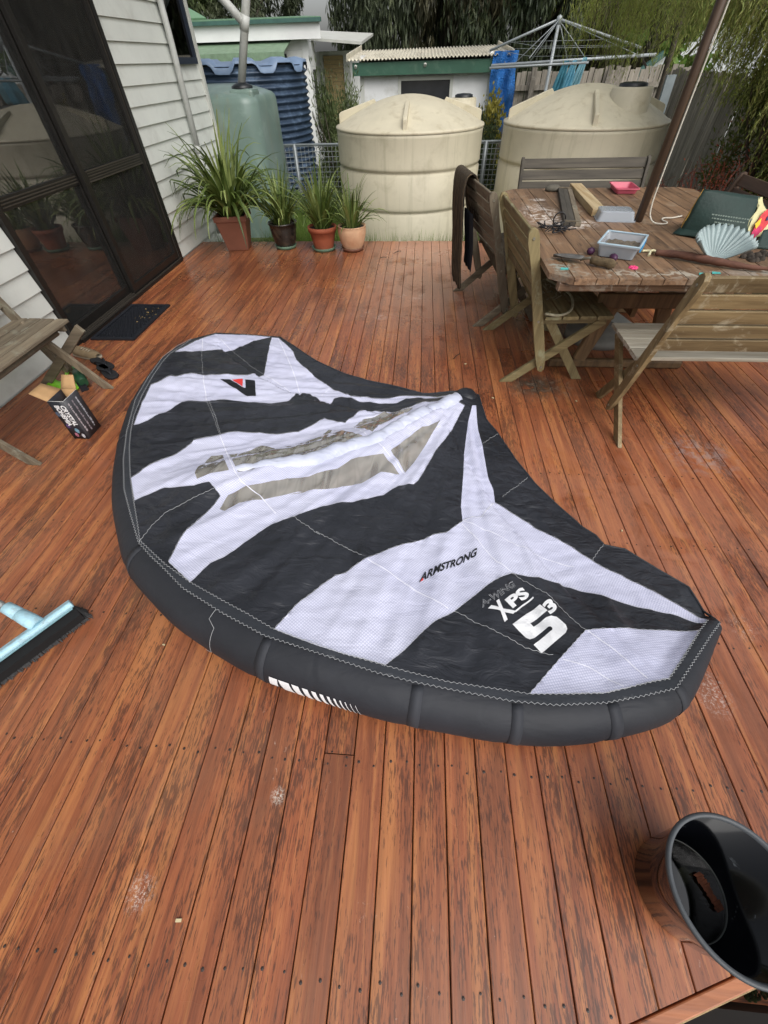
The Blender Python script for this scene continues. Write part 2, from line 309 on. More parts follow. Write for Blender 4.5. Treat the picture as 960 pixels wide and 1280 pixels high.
# ============================================================ DECK
def deck_mat():
    m = N('wet_merbau')
    v = m.coord(world=True, rnd=9.0, scale=(34, 1.9, 34))
    f0 = m.noise(v, 1.0, 7, .7, .5); f1 = m.noise(m.coord(world=True, rnd=6.0, scale=(260, 9, 260)), 1.0, 4, .65, .3)
    f = m.math('ADD', m.math('MULTIPLY', f0, .72), m.math('MULTIPLY', f1, .28))
    col = m.ramp(f, [(.24, lin((92, 54, 38))), (.42, lin((138, 80, 54))), (.56, lin((164, 100, 66))), (.66, lin((188, 126, 82))), (.8, lin((206, 152, 104)))])
    oi = m.n('ObjectInfo').outputs['Random']
    tint = m.ramp(oi, [(0, lin((248, 226, 214))), (.3, lin((234, 222, 214))), (.6, lin((255, 244, 232))), (.8, lin((240, 220, 212))), (1, lin((255, 250, 238)))])
    col = m.mix(.9, col, tint, 'MULTIPLY')
    gs = m.noise(m.coord(world=True, rnd=2.0, scale=(20, .9, 20)), 1.0, 6, .62, .7)
    col = m.mix(m.ramp(gs, [(.50, 0.0), (.62, .42)]), col, lin((200, 132, 76)))
    col = m.mix(m.ramp(gs, [(.36, .5), (.46, 0.0)]), col, lin((104, 62, 44)))
    # pores and dark weather streaks
    g = m.noise(m.coord(world=True, rnd=5.0, scale=(230, 26, 230)), 1.0, 4, .62, .3)
    big = m.noise(m.coord(world=True, rnd=4.0, scale=(7, 1.7, 7)), 1.0, 4, .6)
    gg = m.math('ADD', g, m.math('MULTIPLY', m.math('SUBTRACT', big, .5), .75))
    dark = m.ramp(gg, [(.53, 0.0), (.60, .7)])
    col = m.mix(dark, col, lin((66, 42, 34)))
    # worn dusty grey patches, scattered over the place
    wp = m.coord(world=True, scale=(1, 1, 1))
    gy_ = m.noise(wp, 1.15, 6, .62, .4)
    col = m.mix(m.ramp(gy_, [(.52, 0.0), (.76, .35)]), col, lin((136, 106, 84)))
    st = m.noise(m.coord(world=True, scale=(1, .8, 1)), 3.3, 8, .72, .8)
    col = m.mix(m.ramp(st, [(.66, 0.0), (.76, .28)]), col, lin((84, 60, 50)))
    sc = m.noise(m.coord(world=True, scale=(14, 9, 14)), 3.0, 6, .7, 1.5)
    scm = m.math('MULTIPLY', m.ramp(sc, [(.66, 0.0), (.72, .6)]), m.ramp(m.noise(wp, 2.2, 2), [(.5, 0.0), (.62, 1.0)]))
    col = m.mix(scm, col, lin((196, 176, 160)))
    def spot(x, y, rx, ry, c, gain, thr=.45, nsc=24.0):
        nonlocal col
        s = m.n('VectorMath', operation='SUBTRACT'); m.l(wp, s.inputs[0]); s.inputs[1].default_value = (x, y, 0)
        d = m.n('VectorMath', operation='MULTIPLY'); m.l(s.outputs[0], d.inputs[0]); d.inputs[1].default_value = (1/rx, 1/ry, 0)
        ln = m.n('VectorMath', operation='LENGTH'); m.l(d.outputs[0], ln.inputs[0])
        nn = m.noise(wp, nsc, 6, .7, .6)
        k = m.math('MULTIPLY', m.ramp(ln.outputs['Value'], [(.35, 1.0), (1.0, 0.0)]), m.ramp(nn, [(thr, 0.0), (thr+.12, gain)]))
        col = m.mix(k, col, lin(c))
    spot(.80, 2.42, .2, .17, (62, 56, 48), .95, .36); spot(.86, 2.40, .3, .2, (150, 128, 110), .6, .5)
    spot(-.67, -.11, .045, .05, (205, 188, 176), .85, .50, 150); spot(-.356, .121, .025, .028, (205, 195, 182), .9, .46, 150)
    spot(1.05, .50, .07, .09, (200, 182, 172), .7, .5, 110); spot(1.27, .75, .06, .07, (200, 180, 170), .6, .52, 110)
    spot(1.55, 1.75, .24, .2, (160, 146, 144), .5, .46, 22)
    for q in ((-.25, 4.4), (.1, 4.9), (-.6, 4.1), (-.05, 3.9), (.25, 5.1), (-.4, 3.5)): spot(q[0], q[1], .28, .14, (205, 190, 180), .6, .55, 11)
    # darker red-brown patch on the boards beside the pots
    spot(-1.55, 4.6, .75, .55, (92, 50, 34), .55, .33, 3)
    spot(.1, 4.4, .95, 1.7, (200, 156, 132), .5, .36, 4); spot(1.0, 1.2, .9, 1.0, (176, 120, 96), .35, .4, 4); spot(.2, 5.3, 1.0, .4, (196, 140, 116), .5, .36, 9)  # sky reflection painted pale pink into the worn far boards
    rg = m.noise(wp, 1.7, 4, .6)
    rough = m.ramp(rg, [(.3, .22), (.7, .40)])
    h = m.noise(m.coord(world=True, rnd=9.0, scale=(90, 5, 90)), 1.0, 5, .6)
    nb = m.bump(h, .35, .0025); nb2 = m.bump(m.noise(m.coord(world=True, rnd=3.0, scale=(9, 2.5, 9)), 1.0, 2), .25, .008, nb)
    hv = m.n('HueSaturation'); hv.inputs['Hue'].default_value = .5025; hv.inputs['Saturation'].default_value = .98; hv.inputs['Value'].default_value = .97; m.l(col, hv.inputs['Color']); col = hv.outputs[0]
    return m.fin(col, rough, nb2, 0, .5)
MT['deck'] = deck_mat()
MT['screw'] = plain('rusty_screw', (48, 36, 30), .5, .2)
MT['under'] = plain('dark_soil', (22, 18, 15), .95)
DX0, DX1, DY1, PITCH = -2.665, 2.95, 5.575, .0943
def diag_y(x): return -.238+.342*(x-.535)
deck = thing('deck', (0, 0, 0), 'wet red-brown hardwood deck with screwed boards', None, None, 'structure')
joists = [-.225+.45*k for k in range(-3, 14)]
x = .047-PITCH*29; k = 0; screws = MB()
while x < DX1:
    xa, xb = max(x+.0015+random.uniform(-.0006, .0006), DX0), x+PITCH-.0015
    if xb-xa > .02:
        cuts = []
        y = diag_y(x)+random.choice([1.2, 2.1, 3.0, 3.9, 9])
        yj = min(joists, key=lambda q: abs(q-y))
        if abs(x-(-.24)) < .06: yj = .24; cuts = [.24]
        elif diag_y(x)+.5 < yj < DY1-.4 and random.random() < .75: cuts.append(yj)
        ends = [None]+cuts+[DY1+random.uniform(-.006, .006)]
        for i in range(len(ends)-1):
            b = MB(); e1 = ends[i+1]-(.001 if i+1 < len(ends)-1 else 0)
            ya, yb = (diag_y(xa), diag_y(xb)) if ends[i] is None else (ends[i]+.002,)*2
            dz = random.uniform(-.0015, .0005); c = .0018
            # chamfered hex board with a slanted front end on the diagonal edge
            pr = [(xa, -.022), (xa, -c), (xa+c, 0), (xb-c, 0), (xb, -c), (xb, -.022)]
            yy = lambda X: ya+(yb-ya)*(X-xa)/(xb-xa)
            vs = [(X, yy(X), Z+dz) for X, Z in pr]+[(X, e1, Z+dz) for X, Z in pr]
            b.add(vs, [(i_, i_+6, (i_+1) % 6+6, (i_+1) % 6) for i_ in range(6)]+[(0, 1, 2, 3, 4, 5), (11, 10, 9, 8, 7, 6)])
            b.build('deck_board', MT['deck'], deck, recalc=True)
        for j in joists:
            if diag_y(x)+.03 < j < DY1-.02:
                for q in (.022, .07):
                    off = [0, 0] if not cuts or abs(j-cuts[0]) > .05 else [-.016, .016]
                    for o_ in (off if off[0] != 0 else [0]):
                        px, py = x+q+random.uniform(-.007, .007), j+o_+random.uniform(-.010, .010); r = random.uniform(.0030, .0046)
                        screws.add([(px, py, .0012)]+[(px+r*math.cos(a*math.pi/3), py+r*math.sin(a*math.pi/3), .0004) for a in range(6)], [(0, 1+a, 1+(a+1) % 6) for a in range(6)])
    x += PITCH; k += 1
screws.build('screw_heads', MT['screw'], deck, kind='stuff')
jb = MB()
for j in joists: jb.box2((DX0, j-.022, -.12), (DX1, j+.022, -.0235))
jb.build('joists', MT['under'], deck, kind='stuff')
# diagonal border board and lower step in front
bd = MB(); dv = Vector((1, .342, 0)).normalized(); nv = Vector((dv.y, -dv.x, 0))
a = Vector((.535, -.238, 0))-dv*3.4+nv*.004; e = Vector((.535, -.238, 0))+dv*2.6+nv*.004
bd.prism([(a.x, a.y), (a.x+nv.x*.026, a.y+nv.y*.026), (e.x+nv.x*.026, e.y+nv.y*.026), (e.x, e.y)], -.10, -.002)
MT['border'] = wood('border_timber', (116, 66, 40), (184, 116, 74), 'X', .45, fleck=(84, 54, 40))
bo = bd.build('border_board', MT['border'], deck, bevel=.003)
MB().beam(a+nv*.027+Vector((0, 0, -.012)), e+nv*.027+Vector((0, 0, -.012)), .012, .003, (nv.x, nv.y, 0)).build('worn_edge', plain('worn_timber_edge', (170, 146, 106), .7, .2, 60), deck)
step = thing('step', (1.3, -.1, -.3), 'lower red-brown timber step beside the diagonal deck edge', 'step')
for i in range(3):
    MB().box2((.70, -.217+i*.094, -.172), (2.2, -.130+i*.094, -.15)).build('tread_board', MT['deck'] if False else MT['border'], step, bevel=.003)
MB().box2((.76, -.20, -.3), (.80, .05, -.173)).build('step_bearer', MT['under'], step)
MB().box2((-.6, -1.6, -.299), (2.6, -.02, -.29)).build('dark_soil', MT['under'], None, kind='structure')
MT['moss'] = plain('moss', (58, 72, 30), .9, .4, 60, .6, .006)
mo = MB()
for i in range(520):
    x_ = random.uniform(.865, 1.4); y_ = -.196+abs(random.gauss(0, .012))+.006*math.sin(x_*60); r = random.uniform(.002, .006)
    mo.lathe([(0.0001, r*1.1), (r*.7, r*.7), (r, 0)], (x_, y_, -.150), 6)
mo.build('moss', MT['moss'], None, 'dark green moss along the lower step under the black tub', 'moss', kind='stuff')

# ground
gm = N('grass_soil'); v = gm.coord(world=True)
f = gm.noise(v, 2.5, 6, .7); f2 = gm.noise(v, 40, 4, .7)
c = gm.ramp(f, [(.3, lin((54, 62, 30))), (.55, lin((78, 92, 42))), (.7, lin((96, 88, 60)))])
c = gm.mix(.6, c, gm.ramp(f2, [(.3, .35), (.7, 1.0)]), 'MULTIPLY')
MT['ground'] = gm.fin(c, .95, gm.bump(f2, .6, .02))
g = MB(); zs = lambda x, y: -.3-max(0, min(1, (y-8.5)/4))*.25
ys = [-60, -5, 0, 5, 7, 8.5, 9.5, 10.5, 11.5, 12.5, 16, 25, 60, 200]
g.grid([[(xx, yy, zs(xx, yy)) for xx in (-200, -60, -20, -8, -3, 0, 3, 8, 20, 60, 200)] for yy in ys])
g.build('ground', MT['ground'], kind='structure', recalc=True)

# ============================================================ HOUSE
MT['wb'] = plain('painted_weatherboard', (214, 217, 210), .5, .04, 3, .25, .002, dirt=(186, 187, 180), dsc=3.5)
MT['trim'] = plain('white_trim', (196, 197, 190), .5, .05, 5)
MT['alu'] = plain('bronze_aluminium', (40, 38, 36), .35, .1, 20, .05, metal=.3)
MT['alu2'] = plain('worn_bronze_edge', (78, 73, 66), .4, .15, 30, .05, metal=.3)
def glass_mat(name, tint, ior=1.55, rough=.0, gain=1.0, film=0):
    m = N(name); tr = m.n('BsdfTransparent'); tr.inputs[0].default_value = tint
    gl = m.n('BsdfGlossy'); gl.inputs['Roughness'].default_value = rough; gl.inputs['Color'].default_value = (1, 1, 1, 1)
    fr = m.n('Fresnel'); fr.inputs[0].default_value = ior
    mx = m.n('MixShader'); f = m.math('MULTIPLY', fr.outputs[0], gain)
    m.l(f, mx.inputs[0]); m.l(tr.outputs[0], mx.inputs[1]); m.l(gl.outputs[0], mx.inputs[2])
    if film:
        fd = m.n('BsdfDiffuse'); fd.inputs[0].default_value = (.5, .5, .47, 1); m2 = m.n('MixShader')
        m2_f = m.ramp(m.noise(m.coord(world=True, scale=(1, 3, 1)), 3, 5, .65, .6), [(.35, film*.7), (.7, film*1.3)]); m.l(m2_f, m2.inputs[0]); m.l(mx.outputs[0], m2.inputs[1]); m.l(fd.outputs[0], m2.inputs[2]); mx = m2
    m.l(mx.outputs[0], m.out.inputs['Surface']); return m.m
MT['glass'] = glass_mat('door_glass', (.95, .95, .93, 1), 2.1, film=.03)
MT['glass_screen'] = glass_mat('screened_glass', (.42, .42, .42, 1), 1.4, .03, film=.035)
MT['glass_dark'] = glass_mat('window_glass', (.12, .13, .15, 1), 1.6, .02)
WX = -2.67
house = thing('weatherboard_house', (WX, 3, -.3), 'white weatherboard house wall along the left side of the deck', 'house')
wall = MB().box2((WX-.12, -2.0, -.3), (WX-.03, 2.86, 2.75)).box2((WX-.12, 4.95, -.3), (WX-.03, 6.87, 2.75)).box2((WX-.12, 2.86, 2.12), (WX-.03, 4.95, 2.75)).build('wall', MT['trim'], house)
def wboard(y0, y1, z0, h=.132):
    b = MB(); t = .03
    b.add([(WX-t, y, z) if k else (WX-t, y, z) for k in (0,) for y in (y0, y1) for z in (z0, z0+h-.002)] +
          [(WX+.004, y0, z0), (WX-.014, y0, z0+h-.002), (WX+.004, y1, z0), (WX-.014, y1, z0+h-.002)],
          [(0, 1, 3, 2), (4, 6, 7, 5), (0, 4, 5, 1), (2, 3, 7, 6), (0, 2, 6, 4), (1, 5, 7, 3)])
    b.build('weatherboard', MT['wb'], wall, recalc=True)
z = .009-.132*2
for i in range(22):
    zt = z+.132
    wboard(-2.0, 2.87 if z < 2.1 else 4.0, z)
    if z >= 2.1: wboard(4.003, 6.86, z)
    elif 1.42 < z < 2.1:
        wboard(4.94, 6.20, z); wboard(6.82, 6.86, z)
    else:
        if i % 4 == 1: wboard(4.94, 5.72, z); wboard(5.722, 6.86, z)
        else: wboard(4.94, 6.86, z)
    z = zt
MB().box2((WX-.05, 6.86, -.3), (WX+.02, 6.93, 2.75)).build('corner_post', MT['trim'], house, bevel=.003)
MB().box2((WX-.12, 6.93, -.3), (WX-5, 6.96, 2.75)).build('side_wall', MT['wb'], house)
MB().box2((WX-5.2, -2.2, 2.75), (WX+.42, 7.3, 2.8)).build('eave', MT['trim'], house)
MB().tube([(WX+.47, -2.2, 2.78), (WX+.47, 7.35, 2.76)], .055, 10).build('gutter', MT['trim'], house)
# upper window
wi = MB().box2((WX-.03, 6.20, 1.45), (WX+.02, 6.245, 2.45)).box2((WX-.03, 6.775, 1.45), (WX+.02, 6.82, 2.45)).box2((WX-.03, 6.245, 1.45), (WX+.03, 6.775, 1.5)).box2((WX-.03, 6.245, 2.41), (WX+.02, 6.775, 2.45)).build('window', plain('dark_blue_frame', (38, 46, 60), .4), house)
MB().box2((WX-.012, 6.246, 1.501), (WX-.008, 6.774, 2.409)).build('pane', MT['glass_dark'], wi)
MB().box2((WX-.9, 6.0, 1.3), (WX-.88, 6.85, 2.5)).build('blind', plain('grey_blind', (90, 94, 98), .8), wi)
# downpipe
MT['pipe'] = plain('pale_grey_pipe', (188, 190, 186), .45, .06, 6, dirt=(150, 150, 140))
dp = MB().tube([(WX+.05, 6.17, 2.6), (WX+.05, 6.15, 1.6), (WX+.05, 6.08, .78)], .031, 12).tube([(WX+.05, 6.08, .80), (WX+.05, 6.02, -.02)], .027, 12).build('downpipe', MT['pipe'], house)
MB().tube([(WX+.05, 6.084, .82), (WX+.05, 6.075, .76)], .036, 12).build('pipe_collar', MT['pipe'], dp)
# sliding door
door = MB()
Y0, Y1, ZT = 2.875, 4.93, 2.1
door.box2((WX-.09, Y0, 0), (WX+.025, Y0+.05, ZT)).box2((WX-.09, Y1-.05, 0), (WX+.025, Y1, ZT)).box2((WX-.09, Y0+.05, ZT-.05), (WX+.025, Y1-.05, ZT)).box2((WX-.09, Y0+.05, -.02), (WX+.045, Y1-.05, .022))
door = door.build('sliding_door', MT['alu'], house, 'dark bronze sliding glass door')
def panel(ya, yb, xo, glass, rail):
    f = MB(); x0, x1 = xo-.018, xo+.018
    f.box2((x0, ya, .026), (x1, ya+.055, 2.045)).box2((x0, yb-.055, .026), (x1, yb, 2.045)).box2((x0, ya+.055, .026), (x1, yb-.055, .095)).box2((x0, ya+.055, 1.99), (x1, yb-.055, 2.045))
    f.box2((x0, ya+.055, .835), (x1, yb-.055, .905))
    fr = f.build('door_frame', MT['alu'], door, bevel=.002)
    r = MB()
    for zz in (.853, .87, .887): r.box2((x1, ya+.07, zz-.003), (x1+.004, yb-.07, zz+.003))
    if rail:
        for zz in (.838, .902): r.box2((x1, ya+.06, zz-.004), (x1+.007, yb-.06, zz+.004))
    e = r.box2((x1, yb-.012, .03), (x1+.003, yb-.004, 2.04)).build('rail_trim', MT['alu2'], door)
    for za, zb in ((.095, .835), (.905, 1.99)):
        MB().box2((xo-.003, ya+.055, za), (xo+.003, yb-.055, zb)).build('pane', glass, door)
panel(2.925, 3.91, WX-.05, MT['glass'], False)
panel(3.86, 4.88, WX-.005, MT['glass_screen'], True)
tr = MB()
for xx in (-.03, 0, .03): tr.box2((WX+xx-.003, 2.925, .022), (WX+xx+.003, 4.88, .032))
tr.build('track', MT['alu2'], door)
# room behind the glass
MT['ifloor'] = wood('inside_floor', (62, 26, 20), (96, 44, 32), 'Y', .3)
MT['iwall'] = plain('inside_wall', (236, 234, 224), .8, .05)
room = MB().box2((-6.2, 1.2, -.3), (-6.1, 6.8, .7)).box2((-6.2, 1.2, 2.3), (-6.1, 6.8, 2.45)).box2((-6.2, 1.2, .7), (-6.1, 1.5, 2.3)).box2((-6.2, 4.4, .7), (-6.1, 6.8, 2.3)).box2((-6.1, 1.1, -.3), (-2.8, 1.2, 2.5)).box2((-6.1, 6.75, -.3), (-2.8, 6.8, 2.5)).box2((-6.2, 1.1, 2.45), (-2.8, 6.8, 2.5))  # unseen back wall has an added opening so skylight brightens the room
room.box2((-4.9, 4.24, 0), (-3.53, 4.34, 2.45)).box2((-3.63, 4.343, 0), (-3.53, 4.95, 2.45)).build('inside_wall', MT['iwall'], house)
MB().box2((-6.1, 1.2, -.03), (-2.76, 6.75, .0)).build('inside_floor', MT['ifloor'], house)
MB().box2((-4.9, 4.22, 0), (-3.512, 4.238, .14)).box2((-4.9, 4.228, .143), (-3.52, 4.238, .165)).box2((-3.528, 4.24, 0), (-3.51, 4.95, .14)).box2((-3.66, 4.222, .168), (-3.52, 4.238, 2.1)).build('skirting', MT['trim'], house)
MB().box2((-5.6, 4.3, 0), (-5.1, 6.2, .8)).build('inside_cabinet', plain('grey_cabinet', (110, 112, 112), .6), house)
# doormat
MT['rub'] = plain('black_rubber', (26, 29, 36), .55, .15, 20)
mat_ = thing('doormat', (-2.41, 3.31, 0), 'black rubber doormat with a diamond mesh in front of the sliding door', 'doormat')
mx0, mx1, my0, my1 = -2.6, -2.235, 2.97, 3.65
fr = MB().box2((mx0, my0, .001), (mx1, my0+.03, .014)).box2((mx0, my1-.03, .001), (mx1, my1, .014)).box2((mx0, my0+.03, .001), (mx0+.03, my1-.03, .014)).box2((mx1-.03, my0+.03, .001), (mx1, my1-.03, .014)).box2((mx0+.03, my0+.03, .001), (mx1-.03, my1-.03, .004))
fr.build('mat_rim', MT['rub'], mat_)
gr = MB(); s = .026
nx, ny = int((mx1-mx0-.06)/s), int((my1-my0-.06)/s)
for i in range(nx):
    for j in range(ny):
        cx_, cy_ = mx0+.03+(i+.5)*s+(.3*s if j % 2 else -.2*s), my0+.03+(j+.5)*s
        if cx_ < mx0+.04 or cx_ > mx1-.04: continue
        gr.lathe([(.0095, .001), (.0095, .011), (.006, .0112), (.006, .004)], (cx_, cy_, .002), 6, False)
gr.build('mat_grid', MT['rub'], mat_, kind='stuff')
lf = MB()
for i in range(26):
    a = random.uniform(0, 6.3); p = Vector((-2.34+random.gauss(0, .05), 3.42+random.gauss(0, .07), .017)); d = Vector((math.cos(a), math.sin(a), 0))*random.uniform(.006, .016); q = Vector((-d.y, d.x, 0))*.3
    lf.add([p-d, p+q, p+d, p-q+Vector((0, 0, .004))], [(0, 1, 2, 3)])
lf.build('leaf_litter', plain('dry_leaf', (158, 132, 84), .8, .3, 40), None, 'dry yellow leaf bits scattered on the black doormat', 'leaves', kind='stuff')
# ============================================================ WING
LE = np.array(WING_LE); TE = np.array(WING_TE); STRUT = np.array(WING_STRUT)
def seg_d(P, poly, z=None):
    best = np.full(len(P), 1e9); zz = np.zeros(len(P))
    for i in range(len(poly)-1):
        a, b = poly[i, :2], poly[i+1, :2]; ab = b-a; t = np.clip(((P-a)@ab)/(ab@ab+1e-12), 0, 1)
        d = np.linalg.norm(P-(a+t[:, None]*ab), axis=1)
        if z is not None: zz = np.where(d < best, z[i]*(1-t)+z[i+1]*t, zz)
        best = np.minimum(best, d)
    return best, zz
EP = np.array([.33, 2.22])
def canopy_z(P, wrinkle=True):
    P = np.atleast_2d(np.array(P, float))[:, :2]
    dl, zl = seg_d(P, LE, LE[:, 2]); dt, _ = seg_d(P, TE); ds, _ = seg_d(P, STRUT)
    t = dl/(dl+dt+1e-9)
    z = zl*(1-t)**1.25+.022*t+.05*np.exp(-(ds/.14)**2)*np.minimum(1, dl/.25)
    if wrinkle:
        w_ = np.empty(len(P))
        for i, (x, y) in enumerate(P):
            dx, dy = x-EP[0], y-EP[1]; th = math.atan2(dy, dx); rho = math.hypot(dx, dy)
            a = noise.noise(Vector((th*9, rho*.9, 1.3)))+.55*noise.noise(Vector((th*22, rho*1.6, 5.1)))
            k = noise.noise(Vector((x*3.2+4, y*3.2, 2.2)))
            r1 = 1-abs(noise.noise(Vector((x*11, y*6, 7.7))))*2
            r2 = 1-abs(noise.noise(Vector((x*5+y*9, y*16-x*7, 3.1))))*2
            rd = 1-2.2*abs(noise.noise(Vector((th*10+3, rho*.7, 9.3)))); rd2 = 1-2.2*abs(noise.noise(Vector((th*26+7, rho*2.1, 4.3))))
            w_[i] = (.005*a+.012*max(rd, 0)+.006*max(rd2, 0))*min(1, rho/.5)+.005*k+.0045*r1+.0035*r2
        env = np.minimum(1, dl/.12)*np.minimum(1, .25+dt/.2)
        z = z+w_*env
    rr = zl/2; dd = dl-.006; z = np.maximum(z, np.where(dd < rr, rr+np.sqrt(np.maximum(rr*rr-dd*dd, 0))+.003, 0))
    return np.maximum(z, .006)

def cloth(name, c1, c2, grid=None, crease=.5, rough=.45, transl=0, sheen=0.0):
    m = N(name); v = m.coord(world=True)
    f = m.noise(v, 3.5, 4, .6, .5)
    col = m.ramp(f, [(.3, lin(c1)), (.7, lin(c2))])
    h1 = m.noise(v, 9, 5, .6, .9, 'RIDGED_MULTIFRACTAL')
    h2 = m.noise(m.coord(world=True, scale=(1.0, 2.2, 1), rot=(0, 0, .7)), 9, 4, .55, .8)
    nb = m.bump(h2, crease*.8, .014); nb = m.bump(h1, crease*.7, .012, nb)
    if grid:
        gv = m.coord(world=True, rot=(0, 0, grid[0]), scale=(grid[1],)*3)
        sp = m.n('SeparateXYZ'); m.l(gv, sp.inputs[0])
        def line(s): return m.math('GREATER_THAN', m.math('FRACT', s), .72)
        ln = m.math('MAXIMUM', line(sp.outputs[0]), line(sp.outputs[1]))
        col = m.mix(m.math('MULTIPLY', ln, .42), col, lin(grid[2]))
    if sheen: m.b.inputs['Sheen Weight'].default_value = sheen
    return m.fin(col, rough, nb, 0, .35)
MT['cblack'] = cloth('black_ripstop', (36, 38, 43), (52, 54, 60), None, 1.0, .33)
MT['cwhite'] = cloth('white_ripstop', (203, 204, 224), (214, 215, 232), (.62, 120.0, (122, 130, 168)), .4, .55)
MT['cwhite2'] = cloth('white_ripstop_turned', (201, 202, 224), (213, 214, 232), (-.25, 120.0, (122, 130, 168)), .4, .55)
MT['cband'] = cloth('charcoal_webbing', (44, 47, 52), (56, 59, 65), None, .4, .5)
MT['tube'] = cloth('charcoal_canvas', (33, 35, 40), (42, 44, 50), None, .3, .6)
MT['tubew'] = cloth('white_bladder', (182, 187, 206), (200, 204, 221), None, .8, .4)
MT['seamw'] = plain('white_seam', (226, 227, 240), .5, .02)
MT['thread'] = plain('white_thread', (176, 178, 180), .7, .05)
MT['printw'] = plain('white_print', (232, 233, 235), .5, .04, 30)
MT['printk'] = plain('black_print', (22, 24, 28), .5, .1)
MT['printr'] = plain('red_print', (214, 60, 58), .5, .05)
# clear vinyl: shiny, crumpled, shows the dark strut shade and timber through it
wm = N('clear_vinyl'); v = wm.coord(world=True)
vs_ = wm.coord(world=True, rot=(0, 0, -.62), scale=(12, 1.3, 5))
f = wm.noise(vs_, 1.0, 1.2, .5, .9)
f2 = wm.noise(wm.coord(world=True, rot=(0, 0, -.62), scale=(11, 4, 6)), 1.0, 2, .5, .8)
nb = wm.bump(f, .8, .02); nb = wm.bump(wm.noise(v, 11, 0, .5, .8), .5, .012, nb)
tr = wm.n('BsdfTransparent'); tr.inputs[0].default_value = (.97, .94, .90, 1)
gl = wm.n('BsdfGlossy'); gl.inputs['Roughness'].default_value = .05; wm.l(nb, gl.inputs['Normal'])
df = wm.n('BsdfDiffuse'); df.inputs[0].default_value = lin((184, 180, 172)); wm.l(nb, df.inputs['Normal'])
mk = wm.ramp(f, [(.30, .36), (.45, .60), (.50, .52), (.55, .66), (.70, .40)])
m1 = wm.n('MixShader'); wm.l(mk, m1.inputs[0]); wm.l(tr.outputs[0], m1.inputs[1]); wm.l(df.outputs[0], m1.inputs[2])
m2 = wm.n('MixShader'); fr = wm.n('Fresnel'); fr.inputs[0].default_value = 1.7; wm.l(nb, fr.inputs['Normal'])
wm.l(wm.math('MULTIPLY', fr.outputs[0], 2.2), m2.inputs[0]); wm.l(m1.outputs[0], m2.inputs[1]); wm.l(gl.outputs[0], m2.inputs[2])
wm.l(m2.outputs[0], wm.out.inputs['Surface']); MT['vinyl'] = wm.m

wing = thing('inflatable_wing', (-.3, 1.5, 0), 'black and white striped inflatable wing lying across the deck', 'wing')
# ---- one constrained triangulation, split into sewn panels
outer = [tuple(p[:2]) for p in WING_LE]+[tuple(p) for p in WING_TE[1:-1]]
polys = [('panel_black', 'cblack', outer)]
polys += [('edge_band', 'cband', None)]
for k in ('W1', 'W2', 'W3', 'W4', 'W5', 'W6'): polys.append(('panel_white', 'cwhite' if k in ('W3', 'W5', 'W2') else 'cwhite2', WING_PANELS[k]))
for k in ('P1', 'P2', 'P3', 'P4', 'P5'): polys.append(('window_panel', 'vinyl', WING_PANELS[k]))
def clean(poly, tol=.004):
    o = []
    for p in poly:
        if not o or math.dist(p, o[-1]) > tol: o.append(tuple(p))
    return o
pts, edges = [], []
def addpoly(poly, closed=True):
    poly = clean(poly); base = len(pts); n_ = len(poly); idx = []
    for i in range(n_ if closed else n_-1):
        a, b = Vector(poly[i]), Vector(poly[(i+1) % n_]); m_ = max(1, int((b-a).length/.02))
        for q in range(m_): idx.append(len(pts)); pts.append(a.lerp(b, q/m_))
    if closed:
        for i in range(len(idx)): edges.append((idx[i], idx[(i+1) % len(idx)]))
    else:
        idx.append(len(pts)); pts.append(Vector(poly[-1]))
        for i in range(len(idx)-1): edges.append((idx[i], idx[i+1]))
for _, _, p in polys:
    if p: addpoly(p)
inner_line = [tuple(p) for p in WING_INNER]
addpoly(inner_line, False)
gx0, gy0, st_ = -1.9, .2, .0135
for i in range(int(3.2/st_)):
    for j in range(int(3.2/st_)):
        pts.append(Vector((gx0+i*st_+(.5*st_ if j % 2 else 0)+random.uniform(-.002, .002), gy0+j*st_)))
def inside(P, poly):
    x_, y_ = P[:, 0], P[:, 1]; ins = np.zeros(len(P), bool); n_ = len(poly)
    for i in range(n_):
        x1, y1 = poly[i]; x2, y2 = poly[(i+1) % n_]
        c_ = ((y1 > y_) != (y2 > y_)); 
        with np.errstate(divide='ignore', invalid='ignore'):
            xi = (x2-x1)*(y_-y1)/((y2-y1) if y2 != y1 else 1e-12)+x1
        ins ^= c_ & (x_ < xi)
    return ins
gp = np.array([p[:] for p in pts]); ne = len(gp)
keep = inside(gp, outer); fixed = set(i for e in edges for i in e)
dd = [i for i in range(ne) if i in fixed or keep[i]]
remap = {o: n_ for n_, o in enumerate(dd)}
V2, E2, F2, _, _, _ = delaunay_2d_cdt([pts[i] for i in dd], [(remap[a], remap[b]) for a, b in edges], [], 0, 1e-5)
V2 = np.array([v[:] for v in V2]); F2 = np.array([f for f in F2 if len(f) == 3])
Cn = V2[F2].mean(1)
own = np.full(len(F2), -1)
own[inside(Cn, outer)] = 0
